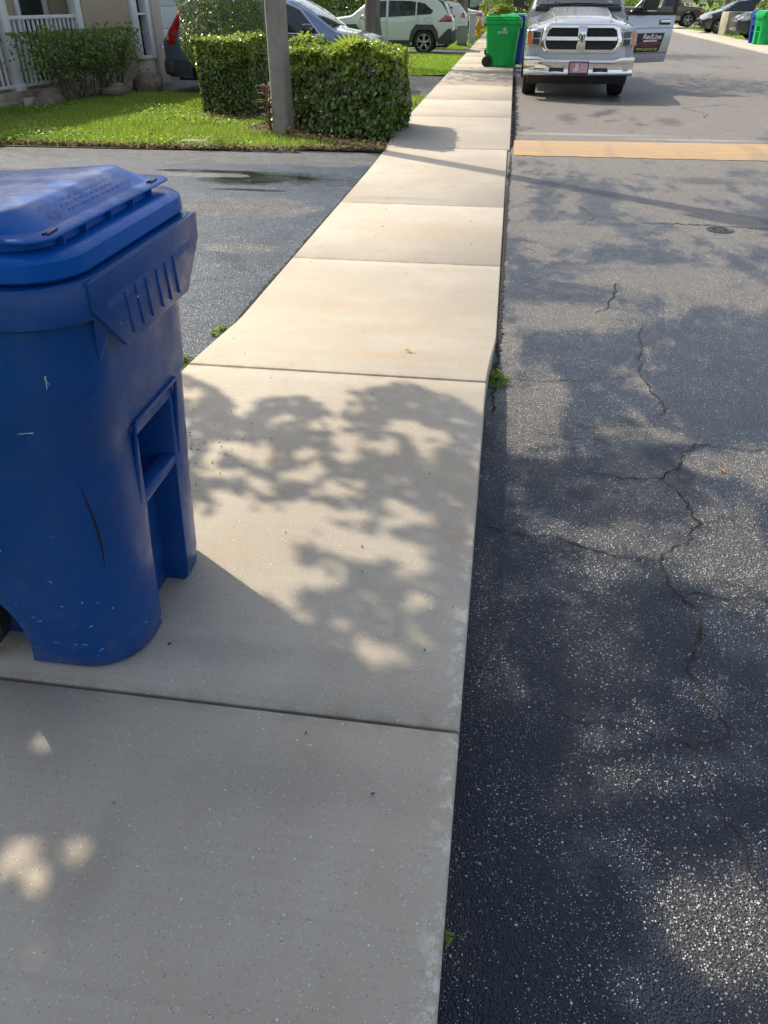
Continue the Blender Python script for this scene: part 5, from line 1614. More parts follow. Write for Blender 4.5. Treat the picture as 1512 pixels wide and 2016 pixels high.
# cab
Y0 = 1.98
def cabsec(y, w, z0, z1, wt):
    h = [(w, z0), (w * 1.0, z0 + .25), (w, 1.24), (w - .02, 1.33), (w + (wt - w) * .8, z1 - .1), (wt, z1 - .03), (wt - .08, z1), (wt * .4, z1 + .02)]
    return [(-x, y, z) for x, z in h] + [(x, y, z) for x, z in h[::-1]]
mb = MB()
mb.loft([cabsec(1.95, 1.0, .42, 1.455, .93), cabsec(2.0, 1.0, .42, 1.50, .92)], cap1=False)
mb.loft([cabsec(2.0, 1.0, .42, 1.50, .92), cabsec(2.55, 1.0, .42, 1.82, .80), cabsec(2.8, 1.0, .42, 1.92, .77), cabsec(3.1, 1.0, .42, 1.95, .76), cabsec(4.1, 1.0, .42, 1.95, .76), cabsec(4.45, 1.0, .42, 1.86, .78), cabsec(4.5, 1.0, .42, 1.4, .9)], cap0=False)
mb.build('cab', P_SILVER, tk, smooth=40, weld=True)
mb = MB()
def wsf(u, v):
    y = 1.975 + u * .72; x = (-.86 + .10 * u) + 2 * (.86 - .10 * u) * v
    z = 1.50 + u * .40 + .03 * (1 - (2 * v - 1) ** 2) - .0
    return (x, y - .05 * (1 - (2 * v - 1) ** 2) - .012, z + .012)
mb.grid(wsf, 8, 12)
ws = mb.build('windshield', M_GLASS, tk, smooth=60)
mb = MB(); mb.box((.62, 1.99, 1.555), (.09, .006, .06), Matrix.Rotation(R(-34), 4, 'X')); mb.build('sticker', plain('pale_sticker', (.25, .45, .42), .6), ws, smooth=0)
mb = MB()
mb.tube([(-.70, 1.90, 1.495), (-.15, 1.93, 1.525)], .011, 6); mb.tube([(.02, 1.90, 1.51), (.60, 1.93, 1.52)], .011, 6)
mb.build('wiper', M_BLACKP, tk)
mb = MB(); mb.bx(-.86, .86, 1.88, 1.97, 1.40, 1.488); mb.build('cowl', M_BLACKP, tk, bevel=.015)
# bed
mb = MB(); mb.bx(-1.0, 1.0, 4.55, 6.05, .55, 1.32); mb.build('bed', P_SILVER, tk, bevel=.05)
mb = MB(); mb.bx(-.7, .7, .5, 5.8, .40, .80); mb.build('underbody', M_BLACKP, tk, smooth=0)
# face panel under the hood
mb = MB()
F0 = []
def facef(u, v):
    x = -1.0 + 2 * u
    b = .10 * abs(x) ** 3.0
    z = .66 + v * .50
    return (x * .985, .03 + b + .03 * v, z)
mb.grid(facef, 20, 8)
# return to body
def retf(u, v):
    x = -1.0 + 2 * u
    b = .10 * abs(x) ** 3.0
    y0 = .03 + b + .03
    return (x * .985, y0 + (.18 - y0) * v, 1.16 + .075 * v * (1 - .6 * abs(x)))
mb.grid(retf, 20, 3)
mb.build('front_panel', P_SILVER, tk, smooth=45, weld=True)
# grille: chrome surround with rounded outline, two rows of slots either side of a centre bar
OUT = [(-.60, 1.245), (.60, 1.245), (.68, 1.20), (.745, 1.0), (.75, .94), (.70, .82), (.64, .765), (-.64, .765), (-.70, .82), (-.75, .94), (-.745, 1.0), (-.68, 1.20)]
INN = [(-.54, 1.165), (.54, 1.165), (.60, 1.13), (.645, 1.0), (.65, .94), (.62, .87), (.57, .835), (-.57, .835), (-.62, .87), (-.65, .94), (-.645, 1.0), (-.60, 1.13)]
def gy(x, z): return -.045 + .09 * abs(x) ** 2.4 + .10 * (z - .94) * .5
mb = MB()
o0 = [mb.v((x, gy(x, z) + .07, z)) for x, z in OUT]
o1 = [mb.v((x * .985, gy(x, z) - .005, (z - .99) * .975 + .99)) for x, z in OUT]
i1 = [mb.v((x * 1.02, gy(x, z) - .01, (z - 1.0) * 1.03 + 1.0)) for x, z in INN]
i0 = [mb.v((x, gy(x, z) + .05, z)) for x, z in INN]
n = len(OUT)
for i in range(n):
    j = (i + 1) % n
    for a, b in ((o0, o1), (o1, i1), (i1, i0)): mb.face([a[i], a[j], b[j], b[i]])
gr = mb.build('grille', M_CHROME, tk, bevel=.006, smooth=50)
mb = MB(); mb.face([mb.v((x, gy(x, z) + .045, z)) for x, z in INN]); mb.build('grille_back', M_BLACKP, gr, smooth=0)
def barx(z0, z1, yoff, x0, x1, dep=.03, m=M_CHROME, name='grille_bar'):
    mb = MB()
    k = 12
    mb.loft([[(x, gy(x, z0) + yoff, z0), (x, gy(x, z1) + yoff, z1), (x, gy(x, z1) + yoff + dep, z1), (x, gy(x, z0) + yoff + dep, z0)] for x in np.linspace(x0, x1, k)])
    return mb.build(name, m, gr, bevel=.004, seg=1)
barx(.975, 1.035, -.012, -.65, -.07); barx(.975, 1.035, -.012, .07, .65)
mb = MB(); mb.loft([[(-.085, -.055, .80), (.085, -.055, .80), (.085, .03, .80), (-.085, .03, .80)], [(-.075, -.07, 1.0), (.075, -.07, 1.0), (.075, .03, 1.0), (-.075, .03, 1.0)], [(-.085, -.03, 1.20), (.085, -.03, 1.20), (.085, .04, 1.20), (-.085, .04, 1.20)]])
mb.build('grille_bar', M_CHROME, gr, bevel=.012)
M_SLAT = plain('slat_grey', (.05, .05, .052), .35, .6, .05)
for z0 in (.868, .905, .942): barx(z0, z0 + .008, .012, -.60, -.09, .02, M_SLAT, 'slat'); barx(z0, z0 + .009, .018, .09, .60, .02, M_SLAT, 'slat')
for z0 in (1.068, 1.102, 1.136): barx(z0, z0 + .009, .018, -.57, -.09, .02, M_SLAT, 'slat'); barx(z0, z0 + .009, .018, .09, .57, .02, M_SLAT, 'slat')
# emblem: horned head on a shield
mb = MB()
mb.prism([(-.055, .10), (.055, .10), (.062, .02), (.035, -.06), (0, -.085), (-.035, -.06), (-.062, .02)], 0, .014, lambda u, v, h: (u, -.078 - h, 1.02 + v))
em = mb.build('emblem', M_CHROME, gr, bevel=.004)
mb = MB()
mb.prism([(-.012, .05), (.012, .05), (.018, .01), (.010, -.05), (0, -.06), (-.010, -.05), (-.018, .01)], 0, .006, lambda u, v, h: (u, -.092 - h, 1.015 + v))
for sg in (-1, 1):
    P = [(.016, .055), (.038, .06), (.050, .03), (.044, -.01), (.030, -.025)]
    mb.tube([(sg * x, -.094, 1.015 + z) for x, z in P], [.008, .009, .008, .006, .003], 6)
mb.build('horned_head', M_BLACKP, em, smooth=40)
# headlights
M_HEADL = plain('headlight_lens', (.42, .42, .41), .12, .4, .5, 30, Coat_Weight=1.0)
for sg in (-1, 1):
    def hl(u, v, sg=sg):
        x = .735 + .262 * u; z = .885 + .25 * v - .02 * (1 - u) * v
        return (sg * x, -.012 + .10 * (x ** 3.0) + .03 * v + .15 * max(0, u - .7) ** 1.3, z)
    mb = MB(); mb.grid(hl, 10, 6)
    h = mb.build('headlight', M_HEADL, tk, smooth=60)
    bm = bmesh.new(); bm.from_mesh(h.data); bmesh.ops.solidify(bm, geom=bm.faces[:], thickness=-.03); bm.to_mesh(h.data); bm.free()
    for v0, v1, u0, u1, m, nm in ((.55, .95, .08, .60, M_GLASS, 'bulb'), (.10, .46, .12, .60, M_SLAT, 'bulb'), (.04, .96, .70, .96, M_AMBER, 'indicator')):
        mb = MB()
        mb.grid(lambda u, v: tuple(a + b for a, b in zip(hl(u0 + (u1 - u0) * u, v0 + (v1 - v0) * v), (0, -.04, 0))), 4, 4)
        mb.build(nm, m, h, smooth=60, recalc=False)
# chrome bumper
def by(x, z): return -.14 + .16 * abs(x) ** 3.2 + (.03 if z > .62 else 0) + .04 * max(0, .50 - z)
mb = MB()
prof = [(.675, .10), (.672, 0), (.64, -.012), (.60, .006), (.565, .010), (.50, .012), (.455, .0), (.425, .01), (.405, .05), (.405, .12)]
def bf(u, v):
    x = -1.02 + 2.04 * u
    k = v * (len(prof) - 1); i = min(int(k), len(prof) - 2); t = k - i
    z = prof[i][0] * (1 - t) + prof[i + 1][0] * t; d = prof[i][1] * (1 - t) + prof[i + 1][1] * t
    zz = z + (.045 * max(0, min(1, (abs(x) - .62) / .14)) if v < .25 else 0)
    return (x, by(x, .55) + d, zz)
mb.grid(bf, 48, 18)
for sg in (-1, 1):
    mb.grid(lambda u, v, sg=sg: (sg * (1.02 - .02 * u), by(1.02, .55) + u * .32, .42 + v * (.30 - .02 * u)), 4, 3)
bp = mb.build('bumper', M_CHROME, tk, smooth=50, weld=True)
for sg in (-1, 1):
    mb = MB()
    mb.prism([(sg * .27, .545), (sg * .52, .545), (sg * .55, .52), (sg * .54, .465), (sg * .27, .465)], 0, .012, lambda u, v, h: (u, by(u, .5) + .016 - h, v))
    mb.build('bumper_duct', M_BLACKP, bp, bevel=.006)
    mb = MB(); mb.prism([(sg * .80, .62), (sg * .92, .635), (sg * .93, .49), (sg * .83, .475)], 0, .010, lambda u, v, h: (u, by(u, .5) + .018 - h, v)); fg = mb.build('fog_lamp', M_CLEAR, bp, bevel=.004)
mb = MB()
mb.loft([[(x, by(x, .5) + .04, .41), (x, by(x, .5) + .12, .27), (x, by(x, .5) + .3, .27), (x, by(x, .5) + .3, .43)] for x in np.linspace(-.93, .93, 14)])
mb.build('air_dam', M_BLACKP, tk)
# licence plate: pink with stripes and a white head shape
mb = MB(); mb.bx(-.185, .185, -.168, -.142, .435, .65); pl = mb.build('licence_plate', M_BLACKP, tk, bevel=.008)
mb = MB(); mb.bx(-.165, .165, -.1725, -.1685, .462, .632); mb.build('plate_face', plain('plate_pink', (.50, .22, .27), .5, 0, .15, 30), pl, smooth=0)
mb = MB()
for k in range(4): mb.bx(.03, .16, -.1755, -.173, .485 + k * .034, .499 + k * .034)
mb.prism([(-.10, .49), (-.02, .48), (.01, .52), (-.01, .60), (-.04, .622), (-.06, .60), (-.075, .55), (-.11, .52)], 0, .0025, lambda u, v, h: (u, -.173 - h, v))
mb.build('plate_design', plain('plate_white', (.66, .58, .60), .5), pl, smooth=0)
# wheels
for x in (-.86, .86):
    for y in (1.08, 4.85):
        r = .405; mb = MB(); w = .27
        mb.lathe([(r * .62, -w / 2 * .8), (r * .72, -w / 2), (r * .93, -w / 2), (r * .985, -w * .42), (r, -w * .3), (r, w * .3), (r * .985, w * .42), (r * .93, w / 2), (r * .72, w / 2), (r * .62, w / 2 * .8)], 32, 'x', (x, y, r))
        t = mb.build('wheel', M_TYRE, tk, smooth=40)
        sg = 1 if x > 0 else -1
        mb = MB(); mb.lathe([(0, sg * .06), (r * .2, sg * .06), (r * .5, sg * .03), (r * .62, sg * .1), (r * .66, sg * .1)], 24, 'x', (x, y, r)); mb.build('rim', M_RIM, t)
# arches' dark wells
mb = MB(); mb.bx(-.98, -.74, .62, 1.56, .55, .93); mb.bx(.74, .98, .62, 1.56, .55, .93)
mb.build('wheel_well', M_BLACKP, tk, smooth=0)
# mirrors: big black trailer mirrors
for sg, mx in ((-1, 0), ):
    mb = MB(); mb.loft([[(-1.0, 2.15, 1.42), (-1.0, 2.25, 1.42), (-1.0, 2.25, 1.50), (-1.0, 2.15, 1.50)], [(-1.12, 2.15, 1.44), (-1.12, 2.22, 1.44), (-1.12, 2.22, 1.50), (-1.12, 2.15, 1.50)]])
    mb.build('mirror_arm', M_BLACKP, tk, bevel=.008)
    mb = MB(); mb.loft([[(a, 2.09 + .0, b) for a, b in [(-1.08, 1.47), (-1.30, 1.48), (-1.33, 1.60), (-1.31, 1.70), (-1.12, 1.70), (-1.08, 1.6)]], [(a, 2.22, b) for a, b in [(-1.08, 1.46), (-1.31, 1.47), (-1.34, 1.60), (-1.32, 1.71), (-1.12, 1.71), (-1.08, 1.6)]]])
    mb.build('mirror', M_BLACKP, tk, bevel=.02)
# open driver door: hinged at the front edge, outer skin turned to the viewer
dr = bpy.data.objects.new('door', None); COL.objects.link(dr); dr.parent = tk
dr.location = (1.04, 2.02, 0); dr.rotation_euler = (0, 0, R(18))
# local door frame: x outward along the door, outer skin at y=0 (towards the viewer)
def skin(x, z):
    t = (z - .47) / .94
    return -.035 * math.sin(math.pi * min(1, max(0, t))) + .05 * max(0, .25 - t) + .03 * t ** 3
OUTL = [(0.02, .50), (.97, .52), (1.0, .60), (1.055, 1.40), (.0, 1.335)]
mb = MB()
def df(u, v):
    z0 = .485 + .03 * u; z1 = 1.345 + .06 * u
    z = z0 + (z1 - z0) * v
    xr = .945 + .10 * v
    x = u * xr
    return (x, skin(x, z), z)
mb.grid(df, 12, 16)
door = mb.build('door_skin', P_SILVER, dr, smooth=50)
bm = bmesh.new(); bm.from_mesh(door.data)
bmesh.ops.solidify(bm, geom=bm.faces[:], thickness=.0)
bm.free()
md = MB()
md.grid(lambda u, v: tuple(a + b for a, b in zip(df(u, v), (0, .10, 0))), 12, 16)
md.build('door_lining', M_SEAT, dr, smooth=50)
md = MB()
for k in range(16):
    for u in (0, 1):
        a, b = df(u, k / 16), df(u, (k + 1) / 16)
        md.face([md.v(a), md.v(b), md.v((b[0], b[1] + .1, b[2])), md.v((a[0], a[1] + .1, a[2]))])
for k in range(12):
    for v in (0, 1):
        a, b = df(k / 12, v), df((k + 1) / 12, v)
        md.face([md.v(a), md.v(b), md.v((b[0], b[1] + .1, b[2])), md.v((a[0], a[1] + .1, a[2]))])
md.build('door_edge', P_SILVER, dr, smooth=30)
# crease lines
for pts, w in (([(.02, .665), (.96, .685)], .006), ([(.06, 1.10), (.5, 1.115), (1.0, 1.12)], .010)):
    mb = MB(); mb.tube([(x, skin(x, z) - .001, z) for x, z in pts], w, 6); mb.build('crease', P_SILVER if w > .008 else M_SLAT, door)
# window frame and glass
mb = MB()
mb.tube([(.02, .05, 1.34), (.30, .05, 1.60), (.52, .05, 1.80), (.70, .05, 1.87), (1.04, .05, 1.88)], .03, 8)
mb.build('window_frame', P_SILVER, dr)
mb = MB(); mb.bx(.97, 1.05, .02, .08, 1.38, 1.88); mb.bx(.0, 1.05, .0, .09, 1.335, 1.40); mb.build('window_frame', M_BLACKP, dr, bevel=.006)
g = G('door_glass'); p = g.pr((.75, .85, .8), .02); p.inputs['Transmission Weight'].default_value = 1.0; p.inputs['IOR'].default_value = 1.02
mb = MB(); mb.face([mb.v(q) for q in [(.08, .05, 1.38), (.98, .05, 1.38), (.98, .05, 1.86), (.70, .05, 1.85), (.52, .05, 1.78), (.30, .05, 1.58)]]); mb.build('window', g.m, dr, smooth=0)
mb = MB(); mb.loft([[(a, -.20, b) for a, b in [(.20, 1.41), (.50, 1.42), (.53, 1.56), (.50, 1.70), (.26, 1.70), (.19, 1.58)]], [(a, -.06, b) for a, b in [(.20, 1.40), (.51, 1.41), (.54, 1.56), (.51, 1.71), (.26, 1.71), (.19, 1.58)]]]); mb.build('mirror', M_BLACKP, dr, bevel=.02)
mb = MB(); mb.bx(.06, .24, -.12, .03, 1.40, 1.47); mb.build('mirror_arm', M_BLACKP, dr, bevel=.01)
mb = MB(); mb.bx(.28, .48, -.208, -.2, 1.40, 1.425); mb.build('mirror_lamp', M_CLEAR, dr)
# handle
mb = MB(); mb.bx(.70, .93, skin(.8, 1.20) - .035, skin(.8, 1.20) - .008, 1.205, 1.255); h = mb.build('door_handle', M_CHROME, dr, bevel=.012)
mb = MB(); mb.bx(.69, .935, skin(.8, 1.20) - .006, skin(.8, 1.20) + .0, 1.17, 1.262); mb.build('handle_recess', M_SLAT, h, bevel=.01)
# chrome badge letters (too small to read in the photograph: plain bars)
mb = MB()
for row, n_, w in ((.985, 4, .032), (.925, 4, .036)):
    for k in range(n_):
        x = .035 + k * (w + .012); y = skin(x, row) - .006
        mb.bx(x, x + .008, y - .006, y, row - .022, row + .022); mb.bx(x, x + w, y - .006, y, row + .012, row + .022)
        if k % 2: mb.bx(x + w - .008, x + w, y - .006, y, row - .022, row + .012)
mb.build('badge', M_CHROME, dr, smooth=0)
# magnetic sign
SG = [(.19, .685), (.765, .70), (.84, 1.035), (.255, 1.025)]
def sgp(u, v, o=.0):
    a = Vector((*SG[0],)).lerp(Vector(SG[1]), u); b = Vector(SG[3]).lerp(Vector(SG[2]), u); q = a.lerp(b, v)
    return (q.x, skin(q.x, q.y) - .006 - o, q.y)
mb = MB(); mb.grid(sgp, 8, 6); sn = mb.build('sign', plain('sign_black', (.012, .010, .010), .35), dr, smooth=60)
mb = MB(); mb.grid(lambda u, v: sgp(.03 + .94 * u, .46 + .055 * v, .003), 8, 1); mb.build('sign_stripe', plain('sign_red', (.40, .03, .03), .4), sn, smooth=0)
M_SW = plain('sign_white', (.75, .72, .70), .5); M_SY = plain('sign_yellow', (.55, .50, .05), .5); M_SR = plain('sign_pinkred', (.45, .16, .14), .5)
def sign_text(body, u, v, size, m, shear=.25, bold=.0):
    o = text_mesh('lettering', body, size, m, sn, shear=shear, offset=bold, extrude=.0008)
    p = sgp(u, v, .004); o.location = p; o.rotation_euler = (R(90 - 3), 0, 0)
    return o
sign_text('RedLine', .56, .69, .125, M_SW, .35, .003)
sign_text('954-253-8118', .50, .10, .082, M_SY, .15, .002)
mb = MB()
mb.grid(lambda u, v: sgp(.26 + .25 * u + .02 * v, .55 + .085 * v, .003), 3, 1); mb.grid(lambda u, v: sgp(.53 + .25 * u + .02 * v, .55 + .085 * v, .003), 3, 1)
mb.build('sign_band', M_SW, sn, smooth=0)
mb = MB()
u = .04
rr = random.Random(9)
while u < .93:
    l = rr.uniform(.05, .12); mb.grid(lambda a, b: sgp(u + l * a, .375 + .03 * b, .003), 2, 1); u += l + .035
u = .28
while u < .70:
    l = rr.uniform(.06, .1); mb.grid(lambda a, b: sgp(u + l * a, .30 + .018 * b, .003), 2, 1); u += l + .02
mb.build('sign_fine_print', M_SR, sn, smooth=0)
# seats and dash glimpsed through the doorway
mb = MB(); mb.bx(-.85, .85, 2.0, 2.3, .9, 1.3); mb.bx(-.75, -.15, 2.95, 3.3, .7, 1.6); mb.bx(.15, .75, 2.95, 3.3, .7, 1.6)
mb.build('interior', M_SEAT, tk, bevel=.04)
# ================================================================== STREET FURNITURE, WALL, TREES, BACKGROUND
# utility boxes
M_UTIL = plain('utility_green', (0.17, 0.21, 0.17), .6, 0, .15, 8)
M_UTILG = plain('utility_grey', (0.33, 0.37, 0.38), .5, 0, .12, 8)
u1 = thing('utility_box', 'squat grey green utility pedestal on the lawn by the walk', 'utility box', (-2.02, 35.2, .0), R(6))
mb = MB(); mb.bx(-.20, .20, -.15, .15, .12, .72); mb.bx(-.215, .215, -.165, .165, .66, .75); mb.build('cabinet', M_UTIL, u1, bevel=.02)
mb = MB(); mb.bx(-.19, .19, -.14, .14, 0, .13); mb.build('base', M_BLACKP, u1)
u2 = thing('utility_box', 'slim taller grey utility pedestal behind the squat green one', 'utility box', (-1.68, 36.3, .0), R(4))
mb = MB(); mb.bx(-.125, .125, -.12, .12, 0, 1.08); mb.build('cabinet', M_UTILG, u2, bevel=.03)
mb = MB(); mb.bx(-.14, .14, -.135, .135, 1.06, 1.12); mb.build('cap', M_UTILG, u2, bevel=.03)
# hydrant
M_HYD = plain('hydrant_yellow', (0.50, 0.29, 0.015), .45, 0, .15, 10)
hy = thing('fire_hydrant', 'yellow fire hydrant on the lawn beside the far walk', 'hydrant', (-1.74, 45.0, .0))
mb = MB(); mb.lathe([(0, 0), (.19, 0), (.19, .04), (.13, .05), (.12, .10), (.12, .50), (.16, .51), (.16, .55), (.125, .56), (.125, .60), (.11, .68), (.07, .74), (.05, .75), (.045, .80), (.02, .82), (0, .82)], 20); mb.build('barrel', M_HYD, hy)
mb = MB(); mb.lathe([(0, -.22), (.06, -.22), (.065, -.12), (.05, -.1), (.05, .1), (.065, .12), (.06, .22), (0, .22)], 12, 'x', (0, 0, .42)); mb.lathe([(0, -.24), (.085, -.24), (.09, -.14), (.07, -.1), (.07, 0), (0, 0)], 14, 'y', (0, 0, .40)); mb.build('outlet', M_HYD, hy)

# low concrete wall on the far right
g = G('mossy_wall')
nz = g.noise(3, 6, .65)
col = g.mix(g.ss(nz, .35, .65), (.20, .19, .13), (.36, .34, .24))
col = g.mix(g.ss(g.noise(1.2, 5), .5, .7, 0, .5), col, (.10, .10, .06))
g.pr(col, .9, Normal=g.bump(g.noise(30, 5), .6, .01))
cw = thing('concrete_wall', 'low weathered concrete wall with pale end on the far right verge', 'wall', (10.75, 47.4, 0), R(8))
mb = MB(); mb.bx(0, .45, -.08, .9, -.1, 1.06); mb.bx(.452, 3.4, .0, .28, -.1, 1.0); mb.build('wall', g.m, cw, bevel=.02)
mb = MB(); mb.bx(.46, 3.4, -.03, .31, 1.003, 1.06); mb.build('coping', g.m, cw, bevel=.015)
n = 1600
x = RNG.uniform(.5, 3.6, n); y = RNG.normal(-.45, .25, n)
c = np.stack([x, y, RNG.uniform(0, .32, n) * (1 - np.abs(y + .45))], 1)
o = leaf_cloud('tall_grass', c, RNG.normal(0, 1, (n, 3)) + np.array([0, -.3, .2]), RNG.uniform(.12, .3, n), M_GRASS, None, .14, .05, None, np.array([0, 0, 2.5]))
o.location = (10.75, 47.4, 0); o.rotation_euler[2] = R(8)
tag(o, 'rough tall grass tuft growing against the low concrete wall', 'grass')

# trees -------------------------------------------------------------
M_BARK = G('bark')
g = M_BARK
mp = g.n('Mapping', Vector=g.pos(), Scale=(7, 7, 1.6))
nz = g.noise(1.0, 7, .7, mp)
vv = g.voro(14)
col = g.mix(g.ss(nz, .35, .68), (.115, .095, .078), (.235, .205, .175))
col = g.mix(g.ss(g.noise(1.8, 4), .5, .7, 0, .6), col, (.30, .27, .24))
g.pr(col, .9, Normal=g.bump(nz, .9, .03))
M_BARK = g.m
def tree(label, loc, r, h, crown, n, size, seed, mats=None, name='shade_tree', group=None, lean=(0, 0)):
    """trunk, limbs and a crown of leaf clumps; crown = (cx, cy, cz, rx, ry, rz) relative to the foot"""
    q = np.random.default_rng(seed)
    root = thing(name, label, 'tree', loc, 0, group)
    mb = MB()
    pts, rad = [], []
    for k in range(9):
        t = k / 8
        pts.append((lean[0] * t + .03 * math.sin(k * 1.7 + seed), lean[1] * t + .03 * math.cos(k * 1.3 + seed), -.1 + (h + .1) * t))
        rad.append(r * (1.35 if k == 0 else (1.05 - .45 * t)))
    mb.tube(pts, rad, 16)
    top = Vector(pts[-1])
    cx, cy, cz, rx, ry, rz = crown
    cl = []
    m = 42
    for k in range(m):
        d = unit(q.normal(size=(1, 3)))[0]
        rr = q.uniform(.35, 1) ** .5
        p = np.array([cx + d[0] * rx * rr, cy + d[1] * ry * rr, cz + abs(d[2]) * rz * rr * (1 if d[2] > 0 else -.5)])
        cl.append(p)
        if k < 16:
            mid = (np.array(top) + p) / 2 + q.normal(0, .25, 3)
            mb.tube([top - Vector((0, 0, q.uniform(0, .9))), mid, p], [r * .38, r * .2, r * .05], 7)
    mb.build('trunk', M_BARK, root, smooth=60)
    cl = np.array(cl)
    i = q.integers(0, m, n)
    sg = np.array([rx, ry, rz]) * .20
    c = cl[i] + q.normal(0, 1, (n, 3)) * sg
    nr = q.normal(0, .7, (n, 3)) + np.array([0, 0, .8])
    leaf_cloud('crown', c, nr, q.uniform(.7, 1.3, n) * size, mats or M_TREE, root, .5, .1)
    return root
tree('thick bare grey trunk standing before the white suv', (-3.82, 24.0, 0), .245, 3.6, (2.2, .2, 4.8, 3.6, 2.8, 1.7), 9000, .14, 31)
tree('grey tree trunk showing behind the rear of the white suv', (-3.65, 45.0, 0), .36, 3.8, (.2, 0, 5.0, 3.2, 3.2, 2.0), 4200, .2, 32)
tree('broad dark trunk beside the white hatchback', (-2.85, 47.2, 0), .42, 3.8, (1.2, 0, 5.0, 3.4, 3.2, 2.0), 4200, .2, 33)
tree('pale leaning trunk across the far lawn between pickup and black hatchback', (12.7, 57.5, 0), .22, 4, (0, 0, 5.5, 3.4, 3, 2), 4000, .22, 34, lean=(.25, 0))
tree('street tree over the road beyond the truck', (10.9, 29.5, 0), .24, 3.6, (-2.2, -1.0, 4.9, 3.6, 3.6, 1.6), 5200, .18, 35)
tree('street tree hidden behind the white suv, its crown over the road', (-3.6, 34.5, 0), .24, 3.6, (2.8, 0, 4.9, 3.6, 3.0, 1.6), 6000, .17, 37)
tree('street tree on the lawn in front of the garage', (-8.2, 24.2, 0), .22, 3.4, (0, 0, 4.8, 3.0, 3.0, 1.6), 3600, .18, 36)

# the tree that shades the near pavement: its crown hangs over the walk from the left
# (cx, cy, rx, ry) gaps where sun reaches the ground, in ground metres
HOLES = [(-1.22, 2.83, 0.08, 0.079), (-0.92, 2.73, 0.064, 0.108), (-0.51, 2.83, 0.088, 0.123), (-0.73, 2.64, 0.044, 0.055), (-0.52, 2.63, 0.088, 0.073), (-0.42, 2.52, 0.068, 0.069), (-0.2, 2.66, 0.105, 0.073), (-0.09, 2.57, 0.102, 0.087), (-0.27, 2.46, 0.091, 0.057), (-0.09, 2.45, 0.049, 0.049), (-0.56, 2.37, 0.049, 0.055), (-0.91, 2.38, 0.071, 0.056), (-0.77, 2.36, 0.074, 0.079), (-0.91, 2.29, 0.049, 0.038), (-0.39, 2.38, 0.041, 0.063), (-0.7, 2.29, 0.04, 0.061), (-0.9, 2.2, 0.047, 0.058), (-0.81, 2.18, 0.047, 0.043), (-0.51, 2.24, 0.047, 0.073), (-0.59, 2.2, 0.031, 0.028), (-0.23, 2.2, 0.038, 0.025), (-0.68, 2.1, 0.064, 0.057), (-0.81, 2.05, 0.045, 0.033), (-0.4, 2.14, 0.091, 0.069), (-0.34, 2.16, 0.046, 0.055), (-0.78, 1.97, 0.04, 0.069), (-0.16, 2.06, 0.051, 0.045), (-0.06, 2.0, 0.057, 0.034), (-0.5, 1.98, 0.08, 0.094), (-0.31, 1.97, 0.093, 0.061), (-0.16, 1.95, 0.042, 0.06), (-0.83, 1.87, 0.092, 0.107), (-0.66, 1.8, 0.151, 0.078), (-0.5, 1.85, 0.104, 0.08), (-0.17, 1.85, 0.061, 0.05), (-0.37, 1.89, 0.07, 0.076), (-1.16, 2.52, 0.052, 0.053), (-1.05, 2.27, 0.04, 0.061), (-0.33, 1.65, 0.083, 0.075), (-0.46, 1.6, 0.105, 0.091), (-0.2, 1.41, 0.075, 0.057), (-0.1, 1.33, 0.053, 0.05), (-0.06, 1.75, 0.054, 0.152), (-0.04, 1.55, 0.026, 0.085), (-0.48, 1.93, 0.168, 0.145), (-0.73, 1.75, 0.144, 0.158), (-0.57, 1.73, 0.142, 0.181), (-0.21, 1.8, 0.095, 0.093), (-0.33, 1.86, 0.13, 0.109), (-0.69, 1.92, 0.203, 0.147), (-0.775, 0.755, 0.06, 0.115), (-0.855, 0.73, 0.04, 0.045), (-0.78, 0.64, 0.042, 0.03), (-0.86, 0.9, 0.018, 0.053), (-0.66, 0.69, 0.02, 0.031), (-0.71, 0.61, 0.025, 0.036), (0.25, 3.35, 0.197, 0.365), (0.15, 3.02, 0.092, 0.258), (0.23, 2.38, 0.067, 0.099), (0.3, 2.29, 0.112, 0.101), (0.46, 2.25, 0.129, 0.098), (0.68, 2.22, 0.27, 0.231), (1.04, 2.76, 0.228, 0.409), (0.95, 2.26, 0.216, 0.306), (0.85, 1.85, 0.174, 0.206), (0.2, 1.5, 0.065, 0.1), (0.4, 1.37, 0.081, 0.089), (0.7, 1.54, 0.085, 0.08), (0.56, 0.88, 0.203, 0.128), (0.45, 0.73, 0.139, 0.078), (0.7, 1.04, 0.069, 0.079), (0.62, 3.46, 0.249, 0.312), (1.1, 3.42, 0.365, 0.572)]
EDGE = [(-1.44, 3.12), (-1.29, 3.0), (-1.08, 2.87), (-0.91, 2.7), (-0.86, 2.83), (-0.69, 2.88), (-0.53, 2.77), (-0.49, 2.96), (-0.23, 3.09), (-0.11, 2.99), (-0.01, 2.98)]
EDGE2 = [(0.13, 2.79), (0.22, 2.89), (0.36, 3.08), (0.55, 3.19), (0.73, 3.21), (0.88, 2.99), (1.01, 3.01), (1.28, 3.14)]
KS = .93
M_TREEN = leafmat('shade_leaf', [(0.04, 0.08, 0.014), (0.06, 0.12, 0.018), (0.09, 0.16, 0.025)], 0.45, 0.15, 0.4)
